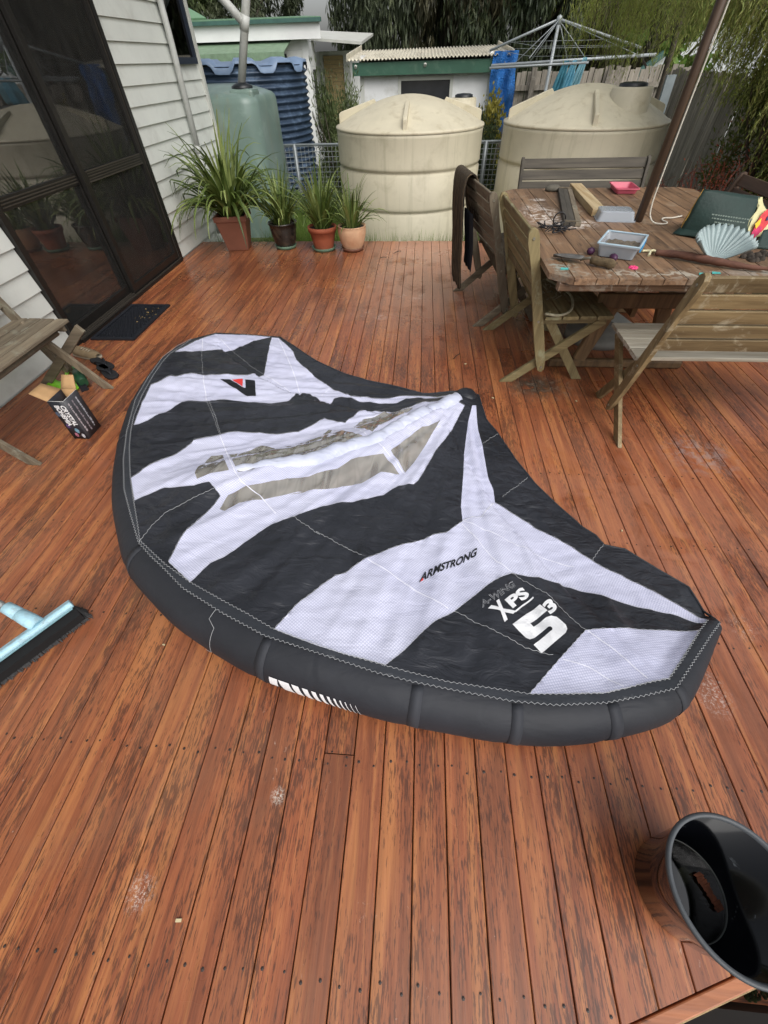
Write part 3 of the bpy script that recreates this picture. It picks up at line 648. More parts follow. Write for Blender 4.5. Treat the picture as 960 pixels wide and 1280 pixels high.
# webbing band: between leading edge line and inner stitch line
band = [tuple(p[:2]) for p in WING_LE[3:]]+[tuple(p) for p in WING_INNER[::-1]]
own[inside(Cn, band) & (own == 0)] = 1
for k in range(2, len(polys)): own[inside(Cn, polys[k][2])] = k
Z = canopy_z(V2)
V3 = np.column_stack([V2, Z])
pan = {}
wl = np.array(wing.location)
def split_components(fs):
    par = {}
    def fd(a):
        while par.setdefault(a, a) != a: par[a] = par[par[a]]; a = par[a]
        return a
    for f in fs:
        r = fd(f[0])
        for q in f[1:]: par[fd(q)] = r
    out = {}
    for f in fs: out.setdefault(fd(f[0]), []).append(f)
    return list(out.values())
for k, (nm, mt, _) in enumerate(polys):
    comps = split_components([tuple(f) for f in F2[own == k]])
    big = [c_ for c_ in comps if len(c_) > 40] or comps
    for c_ in big:
        small = [q for q in comps if len(q) <= 40] if c_ is big[0] and big is not comps else []
        fs = np.array(c_+[f for q in small for f in q]); u, inv = np.unique(fs, return_inverse=True)
        vv = V3[u]-wl; ff = inv.reshape(fs.shape)
        # consistent up-facing
        a, b, d = vv[ff[:, 0]], vv[ff[:, 1]], vv[ff[:, 2]]
        fl = np.cross(b-a, d-a)[:, 2] < 0; ff[fl] = ff[fl][:, ::-1]
        me = fastmesh(nm, vv, ff); me.polygons.foreach_set('use_smooth', [True]*len(me.polygons)); me.materials.append(MT[mt])
        o = bpy.data.objects.new(nm, me); COL.objects.link(o); o.parent = wing
        if nm == 'window_panel': o['label'] = 'crumpled clear plastic window strip'

def lift(P, dz): 
    P = np.array(P, float); z_ = canopy_z(P); return [(x, y, q+dz) for (x, y), q in zip(P[:, :2], z_)]
def dens(poly, st=.02):
    o = []
    for a, b in zip(poly[:-1], poly[1:]):
        n_ = max(1, int(math.dist(a[:2], b[:2])/st)); o += [tuple(a[i]+(b[i]-a[i])*q/n_ for i in range(2)) for q in range(n_)]
    return o+[tuple(poly[-1][:2])]
def ribbon(mb, poly, w_, dz=.0015, st=.015):
    P = dens(poly, st); Q = []
    for i, p in enumerate(P):
        a, b = P[max(i-1, 0)], P[min(i+1, len(P)-1)]; d = Vector((b[0]-a[0], b[1]-a[1])).normalized(); n_ = Vector((-d.y, d.x))*w_/2
        Q += [(p[0]+n_.x, p[1]+n_.y), (p[0]-n_.x, p[1]-n_.y)]
    L_ = lift(Q, dz); mb.grid([[L_[2*i], L_[2*i+1]] for i in range(len(P))])
def zigzag(mb, poly, amp=.006, step=.011, w_=.0013, dz=.0035, zf=None):
    P = dens(poly, step); Q = []
    for i, p in enumerate(P):
        a, b = P[max(i-1, 0)], P[min(i+1, len(P)-1)]; d = Vector((b[0]-a[0], b[1]-a[1]))
        if d.length < 1e-6: continue
        d.normalize(); n_ = Vector((-d.y, d.x))*(amp/2 if i % 2 else -amp/2); Q.append((p[0]+n_.x, p[1]+n_.y))
    z_ = canopy_z(Q)+dz
    mb.tube([(q[0], q[1], zz) for q, zz in zip(Q, z_)], w_, 4, False, False)
whites = [p for n_, _, p in polys if n_ == 'panel_white']; panes_ = [p for n_, _, p in polys if n_ == 'window_panel']
for k, s_ in WING_SEAMS.items():
    P = dens(s_, .01); on = np.zeros(len(P), bool)
    for w_ in whites: on |= inside(np.array(P), w_)
    i = 0
    while i < len(P):
        j = i
        while j < len(P) and on[j] == on[i]: j += 1
        if j-i > 2:
            b_ = MB()
            if on[i]: ribbon(b_, P[i:j], .0045, .0012); b_.build('seam_tape', MT['seamw'], wing)
            else: zigzag(b_, P[i:j], .003, .012, .0006); b_.build('stitch_line', MT['thread'], wing)
        i = j
for k, s_ in WING_STITCH.items():
    b_ = MB(); zigzag(b_, s_, .004, .012, .0008); b_.build('stitch_line', MT['thread'], wing)
for line, am in (([tuple(p[:2]) for p in WING_LE[3:]], .006), (inner_line, .005)):
    b_ = MB(); zigzag(b_, line, am, .0085, .0007, .003); b_.build('zigzag_stitching', MT['thread'], wing)
for poly, k in ((WING_PANELS['W2'], 0), (WING_PANELS['W5'], 1), (WING_PANELS['W3'], 2), (WING_PANELS['W6'], 3), (WING_PANELS['W1'], 4)):
    b_ = MB(); zigzag(b_, poly, .003, .014, .0006, .003); b_.build('stitch_line', MT['thread'], wing)
# hem of trailing edge
b_ = MB(); hem = dens([tuple(p) for p in WING_TE], .03); hz = canopy_z(hem)
b_.tube([(p[0], p[1], max(q, .008)) for p, q in zip(hem, hz)], .0045, 6, True); b_.build('trailing_hem', MT['cband'], wing)

# ---- leading edge tube: hangs below the stitch line and rests on the deck
LEd = []
for a, b in zip(WING_LE[:-1], WING_LE[1:]):
    n_ = max(1, int(math.dist(a[:2], b[:2])/.03))
    LEd += [[a[i]+(b[i]-a[i])*q/n_ for i in range(3)] for q in range(n_)]
LEd.append(WING_LE[-1]); LEd = np.array(LEd)
for _ in range(5): LEd[1:-1] = .25*LEd[:-2]+.5*LEd[1:-1]+.25*LEd[2:]
Tn = np.gradient(LEd[:, :2], axis=0); Tn /= np.linalg.norm(Tn, axis=1)[:, None]
ctr = EP
Nn = np.column_stack([Tn[:, 1], -Tn[:, 0]]); flip = ((LEd[:, :2]-ctr)*Nn).sum(1) < 0; Nn[flip] *= -1   # outward
Rr = LEd[:, 2]/2
sarc = np.concatenate([[0], np.cumsum(np.linalg.norm(np.diff(LEd[:, :2], axis=0), axis=1))])
seams_at = [sarc[np.argmin(np.linalg.norm(LEd[:, :2]-np.array(WING_LE[k][:2]), axis=1))] for k in (3, 5, 8, 12, 17, 20, 22, 24, 26, 28)]
def tube_pt(i, ang, dr=0.0):
    r = Rr[i]; off = -.006
    seam = min(abs(sarc[i]-s_) for s_ in seams_at); r2 = r*(1-.03*math.exp(-(seam/.02)**2))+dr
    c_ = LEd[i, :2]+Nn[i]*off
    p = c_+Nn[i]*r2*math.cos(ang)*.98
    return (p[0], p[1], max(.001, r*.985+r2*math.sin(ang)))
b_ = MB(); SEG = 28; rings = []
for i in range(len(LEd)): rings.append([tube_pt(i, 2*math.pi*k/SEG) for k in range(SEG+1)])
b_.grid(rings); b_.add(rings[0], [tuple(range(SEG))]); b_.add(rings[-1], [tuple(range(SEG))])
b_.build('leading_edge_tube', MT['tube'], wing, recalc=True)
def band_on_tube(i0, i1, a0, a1, dr, name, mt, na=10):
    q = MB(); q.grid([[tube_pt(i, a0+(a1-a0)*k/na, dr) for k in range(na+1)] for i in range(i0, i1+1)]); q.build(name, MT[mt], wing, solid=.001)
MT['tape'] = cloth('seam_webbing', (44, 46, 51), (53, 55, 61), None, .1, .7)
for s_ in seams_at[1:-1]:
    i = int(np.argmin(abs(sarc-s_))); band_on_tube(i, min(i+1, len(LEd)-1), -.6, 1.45, .0012, 'seam_band', 'tape')
def stripe(s0, s1, a0, a1, lean=.0, name='print_stripe'):
    q = MB(); n_ = 6; rows = []
    def at(s_, a):
        i = np.interp(s_, sarc, np.arange(len(sarc))); i0 = int(i); f_ = i-i0; i1 = min(i0+1, len(sarc)-1)
        return Vector(tube_pt(i0, a, .0022)).lerp(Vector(tube_pt(i1, a, .0022)), f_)
    for k in range(n_+1):
        a = a0+(a1-a0)*k/n_; sh = lean*(k/n_); rows.append([at(s0+sh+(s1-s0)*t, a) for t in (0, .33, .66, 1)])
    q.grid(rows, False); q.build(name, MT['printw'], wing)
i1 = int(np.argmin(np.linalg.norm(LEd[:, :2]-np.array([-.46, .52]), axis=1))); s1 = sarc[i1]+.05
s_ = s1+.035; wd = .046
stripe(s1+.004, s1+.032, .40, .02)
for w_ in (.036, .024, .019, .015, .012, .009, .007, .005, .003, .002, .0015):
    stripe(s_, s_+w_, .40, -.1, .018); s_ += w_+.009 if w_ > .03 else max(w_, .004)+.0125
i2 = int(np.argmin(np.linalg.norm(LEd[:, :2]-np.array([-1.31, 1.24]), axis=1))); s2 = sarc[i2]
for k in range(10): stripe(s2-.09+k*.017, s2-.09+k*.017+.009-.0006*k, .30, -.1, .006)
# stitched arc on the tube
ia = int(np.argmin(np.linalg.norm(LEd[:, :2]-np.array([-.66, .62]), axis=1)))
q = MB(); q.tube([Vector(tube_pt(ia+1+(1 if .2 < k/12 < .8 else 0), 1.5-1.9*k/12, .002)) for k in range(13)], .0008, 4, False); q.build('stitch_line', MT['thread'], wing)

# ---- centre strut, black cap, handle
sp_ = dens([tuple(p) for p in WING_STRUT], .02); sz = canopy_z(sp_, False)
b_ = MB(); pts_ = [(p[0], p[1], q-.014+.004*math.sin(i*1.1)) for i, (p, q) in enumerate(zip(sp_, sz))]
n_ = len(pts_); b_.tube(pts_, [.012+.034*min(1, i/16)+.0022*math.sin(i*1.7)+.0016*math.sin(i*.9+1) for i in range(n_)], 16); b_.build('centre_strut', MT['tubew'], wing)
ex, ey = .325, 2.205; cap = MB(); rows = []
for i in range(9):
    f_ = i/8; a_ = f_*math.pi/2; rows.append((.078*math.cos(a_)**.7+.0005, .082*math.sin(a_)+.002))
cap.lathe([(.084, .0)]+rows, (ex, ey, .002), 24)
co = cap.build('strut_end_cap', MT['cblack'], wing, 'puffed black cap on the end of the centre strut')
hd = MB(); hd.tube([(-1.10, .93, .07), (-1.135, .85, .04), (-1.09, .79, .03), (-1.03, .80, .05)], [.016, .02, .02, .016], 10); hd.build('strap_handle', MT['rub'], wing)

# ---- prints on the canopy
def on_canopy(V, Fs, O, A, U, name, mt, dz=.0028, sub=.012, warp=None):
    """V in unit box; O origin, A end of baseline, U top-left corner"""
    O, A, U = (np.array(q[:2]) for q in (O, A, U))
    bm = bmesh.new()
    for v_ in V:
        bm.verts.new((*(O+(A-O)*v_[0]+(U-O)*v_[1]), 0))
    bm.verts.ensure_lookup_table()
    for f_ in Fs:
        try: bm.faces.new([bm.verts[i] for i in f_])
        except ValueError: pass
    bmesh.ops.triangulate(bm, faces=bm.faces)
    for _ in range(5):
        lg = [e for e in bm.edges if e.calc_length() > sub*1.4]
        if not lg: break
        bmesh.ops.subdivide_edges(bm, edges=lg, cuts=1); bmesh.ops.triangulate(bm, faces=[f for f in bm.faces if len(f.verts) > 3])
    P = [v_.co[:2] for v_ in bm.verts]; zz = canopy_z(P)+dz
    for v_, q in zip(bm.verts, zz): v_.co.z = q; v_.co -= Vector(wing.location)
    bmesh.ops.recalc_face_normals(bm, faces=bm.faces)
    me = bpy.data.meshes.new(name); bm.to_mesh(me); bm.free(); me.materials.append(MT[mt])
    o = bpy.data.objects.new(name, me); COL.objects.link(o); o.parent = wing; return o
T = WING_TEXT
V, Fs = text_polys('ARMSTRONG', .03); on_canopy(V, Fs, *T['arm'], 'lettering', 'printk')
V = np.array([(0, 0), (.055, 0), (.03, .35)]); O_ = T['arm']; on_canopy(V*np.array([1, 1])+np.array([.02, .02]), [(0, 1, 2)], *T['arm'], 'red_tick', 'printr', .0036)
V, Fs = text_polys('X', .045); on_canopy(V, Fs, *T['X'], 'lettering', 'printw')
V, Fs = text_polys('PS', .045); on_canopy(V, Fs, *T['PS'], 'lettering', 'printw')
V, Fs = text_polys('3', .05); on_canopy(V, Fs, *T['three'], 'lettering', 'printw')
def outline_text(s, Q, off):
    Vo, Fo = text_polys(s, off); on_canopy(Vo, Fo, *Q, 'lettering', 'printg')
    Vi, Fi = text_polys(s, off-.028); on_canopy(Vi*.985+.008, Fi, *Q, 'lettering', 'cblack', .0036)
MT['printg'] = plain('grey_print', (196, 198, 202), .5, .04, 30)
outline_text('A-WING', T['wing'], .02)
on_canopy(np.array([(0, 0), (1, 0), (1, 1), (0, 1)]), [(0, 1, 2, 3)], *T['bar'], 'underline_bar', 'printw')
# hand-drawn block numeral five
five = [(0, 1), (.97, 1), (.97, .74), (.36, .74), (.36, .62), (.80, .62), (.93, .57), (1, .46), (1, .15), (.93, .05), (.80, 0), (.0, 0), (.0, .27), (.64, .27), (.68, .31), (.68, .36), (.64, .39), (.14, .39), (.04, .43), (0, .52)]
V = np.array(five); on_canopy(V, [tuple(range(len(five)))], *T['five'], 'lettering', 'printw')
for k, mt in (('a', 'printk'), ('r', 'printr')):
    Pg = WING_LOGO[k]; on_canopy(np.array(Pg), [tuple(range(len(Pg)))], (0, 0), (1, 0), (0, 1), 'emblem', mt)
# pencil-drawn reinforcement patch near the trailing edge
# ============================================================ FURNITURE
def wmat(nm, d, l, ax='Y', **k): MT[nm] = wood(nm, d, l, ax, **k)
for ax in 'XYZ':
    wmat('khaki'+ax, (92, 80, 52), (142, 128, 90), ax, rough=.75, lich=(150, 150, 120))
    wmat('greyb'+ax, (84, 74, 60), (132, 120, 100), ax, rough=.8, lich=(140, 138, 122))
    wmat('tan'+ax, (94, 76, 48), (150, 130, 92), ax, rough=.7, lich=(176, 166, 140))
    wmat('dark'+ax, (52, 48, 42), (86, 80, 70), ax, rough=.8)
    wmat('brown'+ax, (58, 44, 34), (96, 74, 58), ax, rough=.7)
wmat('seatworn', (128, 118, 100), (190, 184, 168), 'Y', rough=.8)
MT['bolt'] = plain('galvanised_bolt', (150, 145, 130), .4, .1, 30, metal=.7)
def bench(name, loc, rz, W, tone, label, cat, group=None, seat=None, seatslats=4, seed=0, s0=.135, sdep=.40, low=False):
    t = thing(name, loc, label, cat, group, rz=rz); rnd = random.Random(seed)
    B = lambda ax: MT[tone+ax]
    S = Vector((-.04, 0, .85)); E_ = Vector((.20, 0, .10)); d = (S-E_).normalized()
    for y in (0, W):
        s_ = 1 if y == 0 else -1
        q = MB(); pr = []
        # shaped stile: narrow foot, waist, rounded head, as a side-view outline extruded in y
        u = Vector((-d.z, 0, d.x)); L = (S-E_).length
        out = [(0, -.02), (.05, -.027), (.2, -.03), (.45, -.028), (.62, -.024), (.7, -.027), (L-.03, -.03), (L, -.024), (L+.016, -.008), (L+.016, .01), (L, .024), (L-.05, .03), (.62, .022), (.45, .026), (.2, .03), (.05, .027), (0, .02), (-.018, .0)]
        vs = [E_+d*a+u*b+Vector((0, y+yy, 0)) for yy in (-.012, .012) for a, b in out]; n_ = len(out)
        q.add(vs, [tuple(range(n_-1, -1, -1)), tuple(range(n_, 2*n_))]+[(i, (i+1) % n_, (i+1) % n_+n_, i+n_) for i in range(n_)])
        st = q.build('stile', B('Z'), t, local=True, bevel=.002, recalc=True)
        bl = MB()
        for a in (.02, .32, L-.03):
            p = E_+d*a; bl.tube([(p.x, y-s_*.011, p.z), (p.x, y-s_*.0165, p.z)], .007, 8)
        bl.build('bolt', MT['bolt'], st, local=True)
        q = MB(); a_, b_ = Vector((.0, y+s_*.026, .0)), Vector((.50, y+s_*.026, .395)); dd_ = (b_-a_).normalized(); n2 = Vector((-dd_.z, 0, dd_.x))*.026
        # foot cut flat on the deck
        k1 = -(a_-n2).z/dd_.z+0.0; pA = a_-n2+dd_*k1; pB = a_+n2+dd_*(-(a_+n2).z/dd_.z)
        vs = [Vector((p.x, y+s_*.026+yy, max(p.z, .0))) for yy in (-.011, .011) for p in (pA, b_-n2, b_+n2, pB)]
        q.add(vs, [(0, 1, 2, 3), (7, 6, 5, 4), (0, 4, 5, 1), (1, 5, 6, 2), (2, 6, 7, 3), (3, 7, 4, 0)])
        q.build('leg', B('X'), t, local=True, bevel=.002, recalc=True)
        q = MB(); a_, b_ = Vector((.475, y+s_*.052, 0)), Vector((.155, y+s_*.052, .43)); dd_ = (b_-a_).normalized(); n2 = Vector((-dd_.z, 0, dd_.x))*.026
        pA = a_-n2+dd_*(-(a_-n2).z/dd_.z); pB = a_+n2+dd_*(-(a_+n2).z/dd_.z)
        vs = [Vector((p.x, y+s_*.052+yy, max(p.z, 0))) for yy in (-.011, .011) for p in (pA, b_-n2, b_+n2, pB)]
        q.add(vs, [(0, 1, 2, 3), (7, 6, 5, 4), (0, 4, 5, 1), (1, 5, 6, 2), (2, 6, 7, 3), (3, 7, 4, 0)])
        lg = q.build('leg', B('Z'), t, local=True, bevel=.002, recalc=True)
        bl = MB().tube([(.31, y+s_*.042-s_*.004, .215), (.31, y-s_*.0-.0+s_*.036, .215)], .008, 8); bl.build('bolt', MT['bolt'], lg, local=True)
    MB().beam((.145, .03, .395), (s0+sdep-.02, .03, .395), .035, .02, (0, 1, 0)).build('seat_rail', B('X'), t, local=True)
    MB().beam((.145, W-.03, .395), (s0+sdep-.02, W-.03, .395), .035, .02, (0, 1, 0)).build('seat_rail', B('X'), t, local=True)
    if low: MB().tube([(.19, .02, .135), (.19, W-.02, .135)], .014, 10).build('stretcher', B('Y'), t, local=True)
    MB().tube([(s0+sdep-.09, .03, .365), (s0+sdep-.09, W-.03, .365)], .016, 10).build('stretcher', B('Y'), t, local=True)
    sw = sdep/seatslats
    for i in range(seatslats):
        xx = s0+sw*(i+.5); ov = -.015
        MB().beam((xx, ov, .423), (xx, W-ov, .423+rnd.uniform(-.002, .002)), sw-.009, .02, (0, 0, 1), .2).build('seat_slat', MT[seat] if seat else B('Y'), t, local=True)
    ns = 5; zb = [.50, .572, .644, .716, .788]
    for i, z_ in enumerate(zb):
        p = E_+d*((z_+.036-.10)/d.z); p2 = p+u*(.002)
        q = MB(); h_ = .064
        a_ = Vector((p.x, .014, p.z)); b_ = Vector((p.x, W-.014, p.z))
        q.beam(a_, b_, .066/1.0, .016, (-u.x, 0, -u.z), .2)
        q.build('back_slat', B('Y'), t, local=True)
    return t
bench('folding_chair', (.612, 2.44, 0), math.radians(3.0), .82, 'khaki', 'khaki-green weathered folding seat nearest on the left of the table, white strap on it', 'chair', 'folding timber seats round the table', seed=1)
bench('folding_chair', (.500, 3.27, 0), math.radians(9.5), .80, 'greyb', 'weathered folding seat with a dark garment over its back, far left of the table', 'chair', 'folding timber seats round the table', seed=2)
bench('folding_chair', (1.125, 1.835, 0), 0, 0, 'tan', '', '', None) if False else None
# front bench faces the table: local x -> world +Y, local y -> world -X
t_ = bench('folding_bench', (2.42, 1.835, 0), math.radians(90), 1.30, 'tan', 'scuffed tan folding bench at the front side of the table, back to the camera', 'bench', 'folding timber seats round the table', 'seatworn', 4, 3)
bench('folding_bench', (.855, 4.52, 0), math.radians(-90), 1.03, 'dark', 'dark grey folding bench at the far side of the table, against the water tank', 'bench', 'folding timber seats round the table', seed=4)
bench('folding_chair', (2.22, 3.80, 0), math.radians(180), .85, 'brown', 'dark brown folding seat at the right of the table behind the green bag', 'chair', 'folding timber seats round the table', seed=5)
bench('folding_bench', (-2.545, 1.46, 0), math.radians(0), .875, 'greyb', 'grey-brown slatted folding bench standing against the house wall', 'bench', seed=6, s0=.075, sdep=.345)

# ---- table
def table_mat(ax):
    wmat('table'+ax, (84, 62, 46), (142, 112, 84), ax, rough=.5, fleck=(62, 46, 36), lich=(150, 132, 112), fl_at=.62)
    m = N.__new__(N); m.m = MT['table'+ax]; m.t = m.m.node_tree; m.b = m.t.nodes['Principled BSDF']; m.out = m.t.nodes['Material Output']
    col = m.b.inputs['Base Color'].links[0].from_socket; wp = m.n('NewGeometry').outputs['Position']
    for (x_, y_, rx, ry, thr, nsc, c_) in ((.80, 3.30, .16, .30, .46, 22, (214, 204, 194)), (.93, 3.08, .20, .16, .44, 26, (214, 204, 194)), (.86, 3.72, .07, .05, .4, 30, (206, 196, 186)), (.72, 2.30, .10, .16, .47, 20, (150, 152, 140)), (1.15, 2.20, .5, .08, .47, 16, (168, 158, 142)), (1.75, 2.22, .35, .10, .42, 13, (158, 150, 138)), (.80, 3.5, .1, .12, .5, 26, (206, 196, 186))):
        s_ = m.n('VectorMath', operation='SUBTRACT'); m.l(wp, s_.inputs[0]); s_.inputs[1].default_value = (x_, y_, 0)
        d_ = m.n('VectorMath', operation='MULTIPLY'); m.l(s_.outputs[0], d_.inputs[0]); d_.inputs[1].default_value = (1/rx, 1/ry, 0)
        ln = m.n('VectorMath', operation='LENGTH'); m.l(d_.outputs[0], ln.inputs[0])
        k_ = m.math('MULTIPLY', m.ramp(ln.outputs['Value'], [(.4, 1.0), (1.0, 0.0)]), m.ramp(m.noise(wp, nsc, 6, .65, 1.2), [(thr+.04, 0.0), (thr+.09, .95)]))
        col = m.mix(k_, col, lin(c_))
    m.l(col, m.b.inputs['Base Color'])
for ax in 'XY': table_mat(ax)
wmat('tableleg', (74, 56, 36), (122, 96, 64), 'Z', rough=.7)
tx0, tx1, ty0, ty1, tz = .64, 2.08, 2.13, 4.10, .735
tab = thing('outdoor_table', (1.363, 3.13, 0), 'large weathered brown plank table with clipped corners and a pole through it', 'table')
ch = .085; n_ = 14; pw = (tx1-tx0)/n_
for i in range(n_):
    xa, xb = tx0+i*pw+.0015, tx0+(i+1)*pw-.0015
    def cl(xx): 
        e = max(0, ch-(xx-tx0), ch-(tx1-xx)); return e
    for (ya, yb) in ((ty0, ty0+.97), (ty0+.973, ty1)) :
        lo = [ya+(cl(q) if ya == ty0 else 0) for q in (xa, xb)]; hi = [yb-(cl(q) if yb == ty1 else 0) for q in (xa, xb)]
        MB().prism([(xa, lo[0]), (xb, lo[1]), (xb, hi[1]), (xa, hi[0])], tz-.028+random.uniform(-.001, .001), tz+random.uniform(-.001, .001)).build('top_plank', MT['tableY'], tab, bevel=.0015)
for (a, b) in (((tx0+.05, ty0+.06), (tx1-.05, ty0+.06)), ((tx0+.05, ty1-.06), (tx1-.05, ty1-.06)), ((tx0+.05, 3.115), (tx1-.05, 3.115))): MB().beam((a[0], a[1], tz-.05), (b[0], b[1], tz-.05), .04, .05, (0, 1, 0)).build('cross_batten', MT['tableX'], tab)
for yy in (2.68, 3.58):
    MB().beam((.93, yy, .028), (1.80, yy, .028), .056, .05, (0, 1, 0), .25).build('foot_beam', MT['tableleg'], tab)
    MB().beam((.98, yy, tz-.05), (1.75, yy, tz-.05), .045, .05, (0, 1, 0)).build('top_beam', MT['tableleg'], tab)
    for x0, x1 in ((1.12, 1.28), (1.61, 1.45)):
        MB().beam((x0, yy+.0, .056), (x1 if False else x0+(x1-x0)*1.0, yy, tz-.072), .085, .04, (0, 1, 0)).build('leg', MT['tableleg'], tab)
MB().beam((1.10, 2.66, .44), (1.65, 2.66, .44), .085, .03, (0, 1, 0)).build('rail', MT['tableleg'], tab)
MB().beam((1.366, 2.70, .36), (1.366, 3.56, .36), .07, .03, (1, 0, 0)).build('stretcher', MT['tableleg'], tab)
# pole through the table with its cord
wmat('pole', (44, 32, 24), (82, 62, 46), 'Z', rough=.45)
pole = thing('umbrella_pole', (1.366, 3.125, 0), 'dark timber umbrella pole rising through the middle of the table', 'pole')
MB().tube([(1.366, 3.125, .06), (1.366, 3.125, 2.75)], .024, 20).build('shaft', MT['pole'], pole)
MB().lathe([(.001, .06), (.2, .06), (.22, .045), (.22, 0), (.001, 0)], (1.366, 3.125, 0.0), 30).build('base', plain('concrete_base', (120, 118, 112), .9, .1), pole)
MT['cord'] = plain('white_cord', (206, 200, 186), .7, .1, 90, .5)
cd = [(1.389, 3.103, 2.7), (1.389, 3.103, 2.0), (1.389, 3.102, 1.25), (1.392, 3.10, 1.0), (1.392, 3.09, .80), (1.41, 3.04, .746), (1.47, 3.02, .742), (1.52, 3.05, .742), (1.50, 3.12, .742), (1.53, 3.17, .742), (1.58, 3.16, .742), (1.66, 3.21, .742)]
def smooth(pts, n=4):
    P = [Vector(p) for p in pts]
    for _ in range(n-1):
        Q = [P[0]]
        for a, b in zip(P[:-1], P[1:]): Q += [a.lerp(b, .25), a.lerp(b, .75)]
        P = Q+[P[-1]]
    return P
MB().tube(smooth(cd, 3), .0042, 8).build('rope', MT['cord'], None, 'thin white cord down the umbrella pole and loose on the table', 'cord')
sb = MB().prism([(1.224, 3.47), (1.156, 2.956), (1.538, 3.004), (1.741, 3.317), (1.704, 3.637)], .046, .058)
b_ = MB()
b_.prism([(1.16, 3.03), (1.54, 2.98), (1.72, 3.34), (1.66, 3.60), (1.24, 3.50)], .235 if False else .002, .012)
b_.build('board_sheet', plain('grey_sheet', (168, 172, 168), .7, .06, 6, dirt=(120, 120, 110)), None, 'pale grey flat sheet lying on the deck under the table', 'sheet')

# ---- garment over the back of the second seat
gmN = N('ribbed_knit'); v = gmN.coord(scale=(1, 1, 1)); wv = gmN.n('TexWave'); wv.bands_direction = 'Y'; wv.inputs['Scale'].default_value = 26; wv.inputs['Distortion'].default_value = 2.5; gmN.l(v, wv.inputs['Vector'])
MT['knit'] = gmN.fin(gmN.ramp(wv.outputs[0], [(.2, lin((34, 28, 22))), (.8, lin((92, 78, 58)))]), .95, gmN.bump(wv.outputs[0], .6, .01))
ga = thing('dark_garment', (.33, 3.9, .1), 'dark brown ribbed garment draped over the back of the far left seat', 'garment')
rows = []; tp = Vector((.315, 3.98, .885)); nrm = Vector((math.cos(math.radians(9.5)), math.sin(math.radians(9.5)), 0)); al = Vector((-nrm.y, nrm.x, 0))
prof = [(.10, -.30), (.085, -.2), (.07, -.1), (.045, -.03), (.02, .0), (-.02, .002), (-.045, -.03), (-.05, -.15), (-.035, -.3), (-.02, -.45), (-.01, -.6), (.0, -.72), (.01, -.77)]
for i, (dx, dz) in enumerate(prof):
    row = []; wd_ = .38-.08*max(0, i-6)/6
    for k in range(25):
        s_ = (k/24-.5)*wd_; fo = .012*math.sin(k*1.35+.3*i)*(1 if dz < -.05 else .25)
        p = tp+al*(s_-.08-.04*max(0, i-6)/6)+nrm*(dx+fo)+Vector((0, 0, dz+.012*math.sin(k*.9) if abs(dz) > .1 else dz)); row.append(p)
    rows.append(row)
MB().grid(rows).build('cloth', MT['knit'], ga, solid=.012, sub=1)
rows = []
for i, (dx, dz) in enumerate([(.02, -.22), (.03, -.32), (.05, -.45), (.06, -.58), (.07, -.62)]):
    rows.append([tp+al*((k/10-.5)*.26-.20)+nrm*(dx+.012*math.sin(k*1.9+i))+Vector((0, 0, dz)) for k in range(11)])
MB().grid(rows).build('lining', plain('navy_cloth', (24, 27, 34), .9, .1), ga, solid=.008, sub=1)

# ============================================================ THINGS ON THE TABLE
TZ = tz+.001
q = MB(); q.lathe([(.0005, .038), (.03, .036), (.052, .02), (.05, .004), (.03, 0)], (1.02, 4.0, TZ), 16, True, 1.2, .75)
q.build('stone', plain('grey_stone', (92, 88, 78), .9, .2, 12, .6), None, 'rounded grey-green stone at the far left of the table top', 'stone')
pk = thing('grooved_offcut', (1.02, 3.5, TZ), 'dark weathered deck board offcut with grooves lying lengthwise on the table', 'offcut')
ang = math.atan2(4.0-3.0, 1.105-.93)-math.pi/2
R1 = Matrix.Rotation(ang, 3, 'Z')
for k in range(3): MB().box((Vector((1.018, 3.5, TZ+.012))+R1 @ Vector((-.034+k*.034, 0, .0))), (.0325, 1.0, .024 if k != 1 else .018), R1).build('board_strip', MT['darkY'] if k != 2 else MT['greybY'], pk, bevel=.002)
for yy in (-.49, .47): MB().box(Vector((1.018, 3.5, TZ+.026))+R1 @ Vector((0, yy, 0)), (.09, .012, .006), R1).build('end_cleat', MT['greybY'], pk)
ang2 = math.atan2(4.03-3.33, 1.19-1.15)-math.pi/2
R2_ = Matrix.Rotation(math.radians(-3), 3, 'Z')
MB().box((1.172, 3.64, TZ+.02), (.085, .80, .04), R2_).build('pale_offcut', wood('pale_pine', (150, 120, 76), (206, 188, 150), 'Y', rough=.75, lich=(160, 150, 130)), None, 'pale sawn timber offcut lying beside the grooved board on the table', 'offcut', bevel=.003)
MT['clearp'] = glass_mat('clear_plastic', (.72, .74, .76, 1), 1.5, .15)
mm = N('cloudy_plastic'); tr = mm.n('BsdfTransparent'); tr.inputs[0].default_value = (.9, .92, .95, 1); mx = mm.n('MixShader'); mx.inputs[0].default_value = .5
mm.b.inputs['Base Color'].default_value = lin((190, 196, 202)); mm.b.inputs['Roughness'].default_value = .25; mm.l(tr.outputs[0], mx.inputs[1]); mm.l(mm.b.outputs[0], mx.inputs[2]); mm.l(mx.outputs[0], mm.out.inputs['Surface']); MT['cloudy'] = mm.m
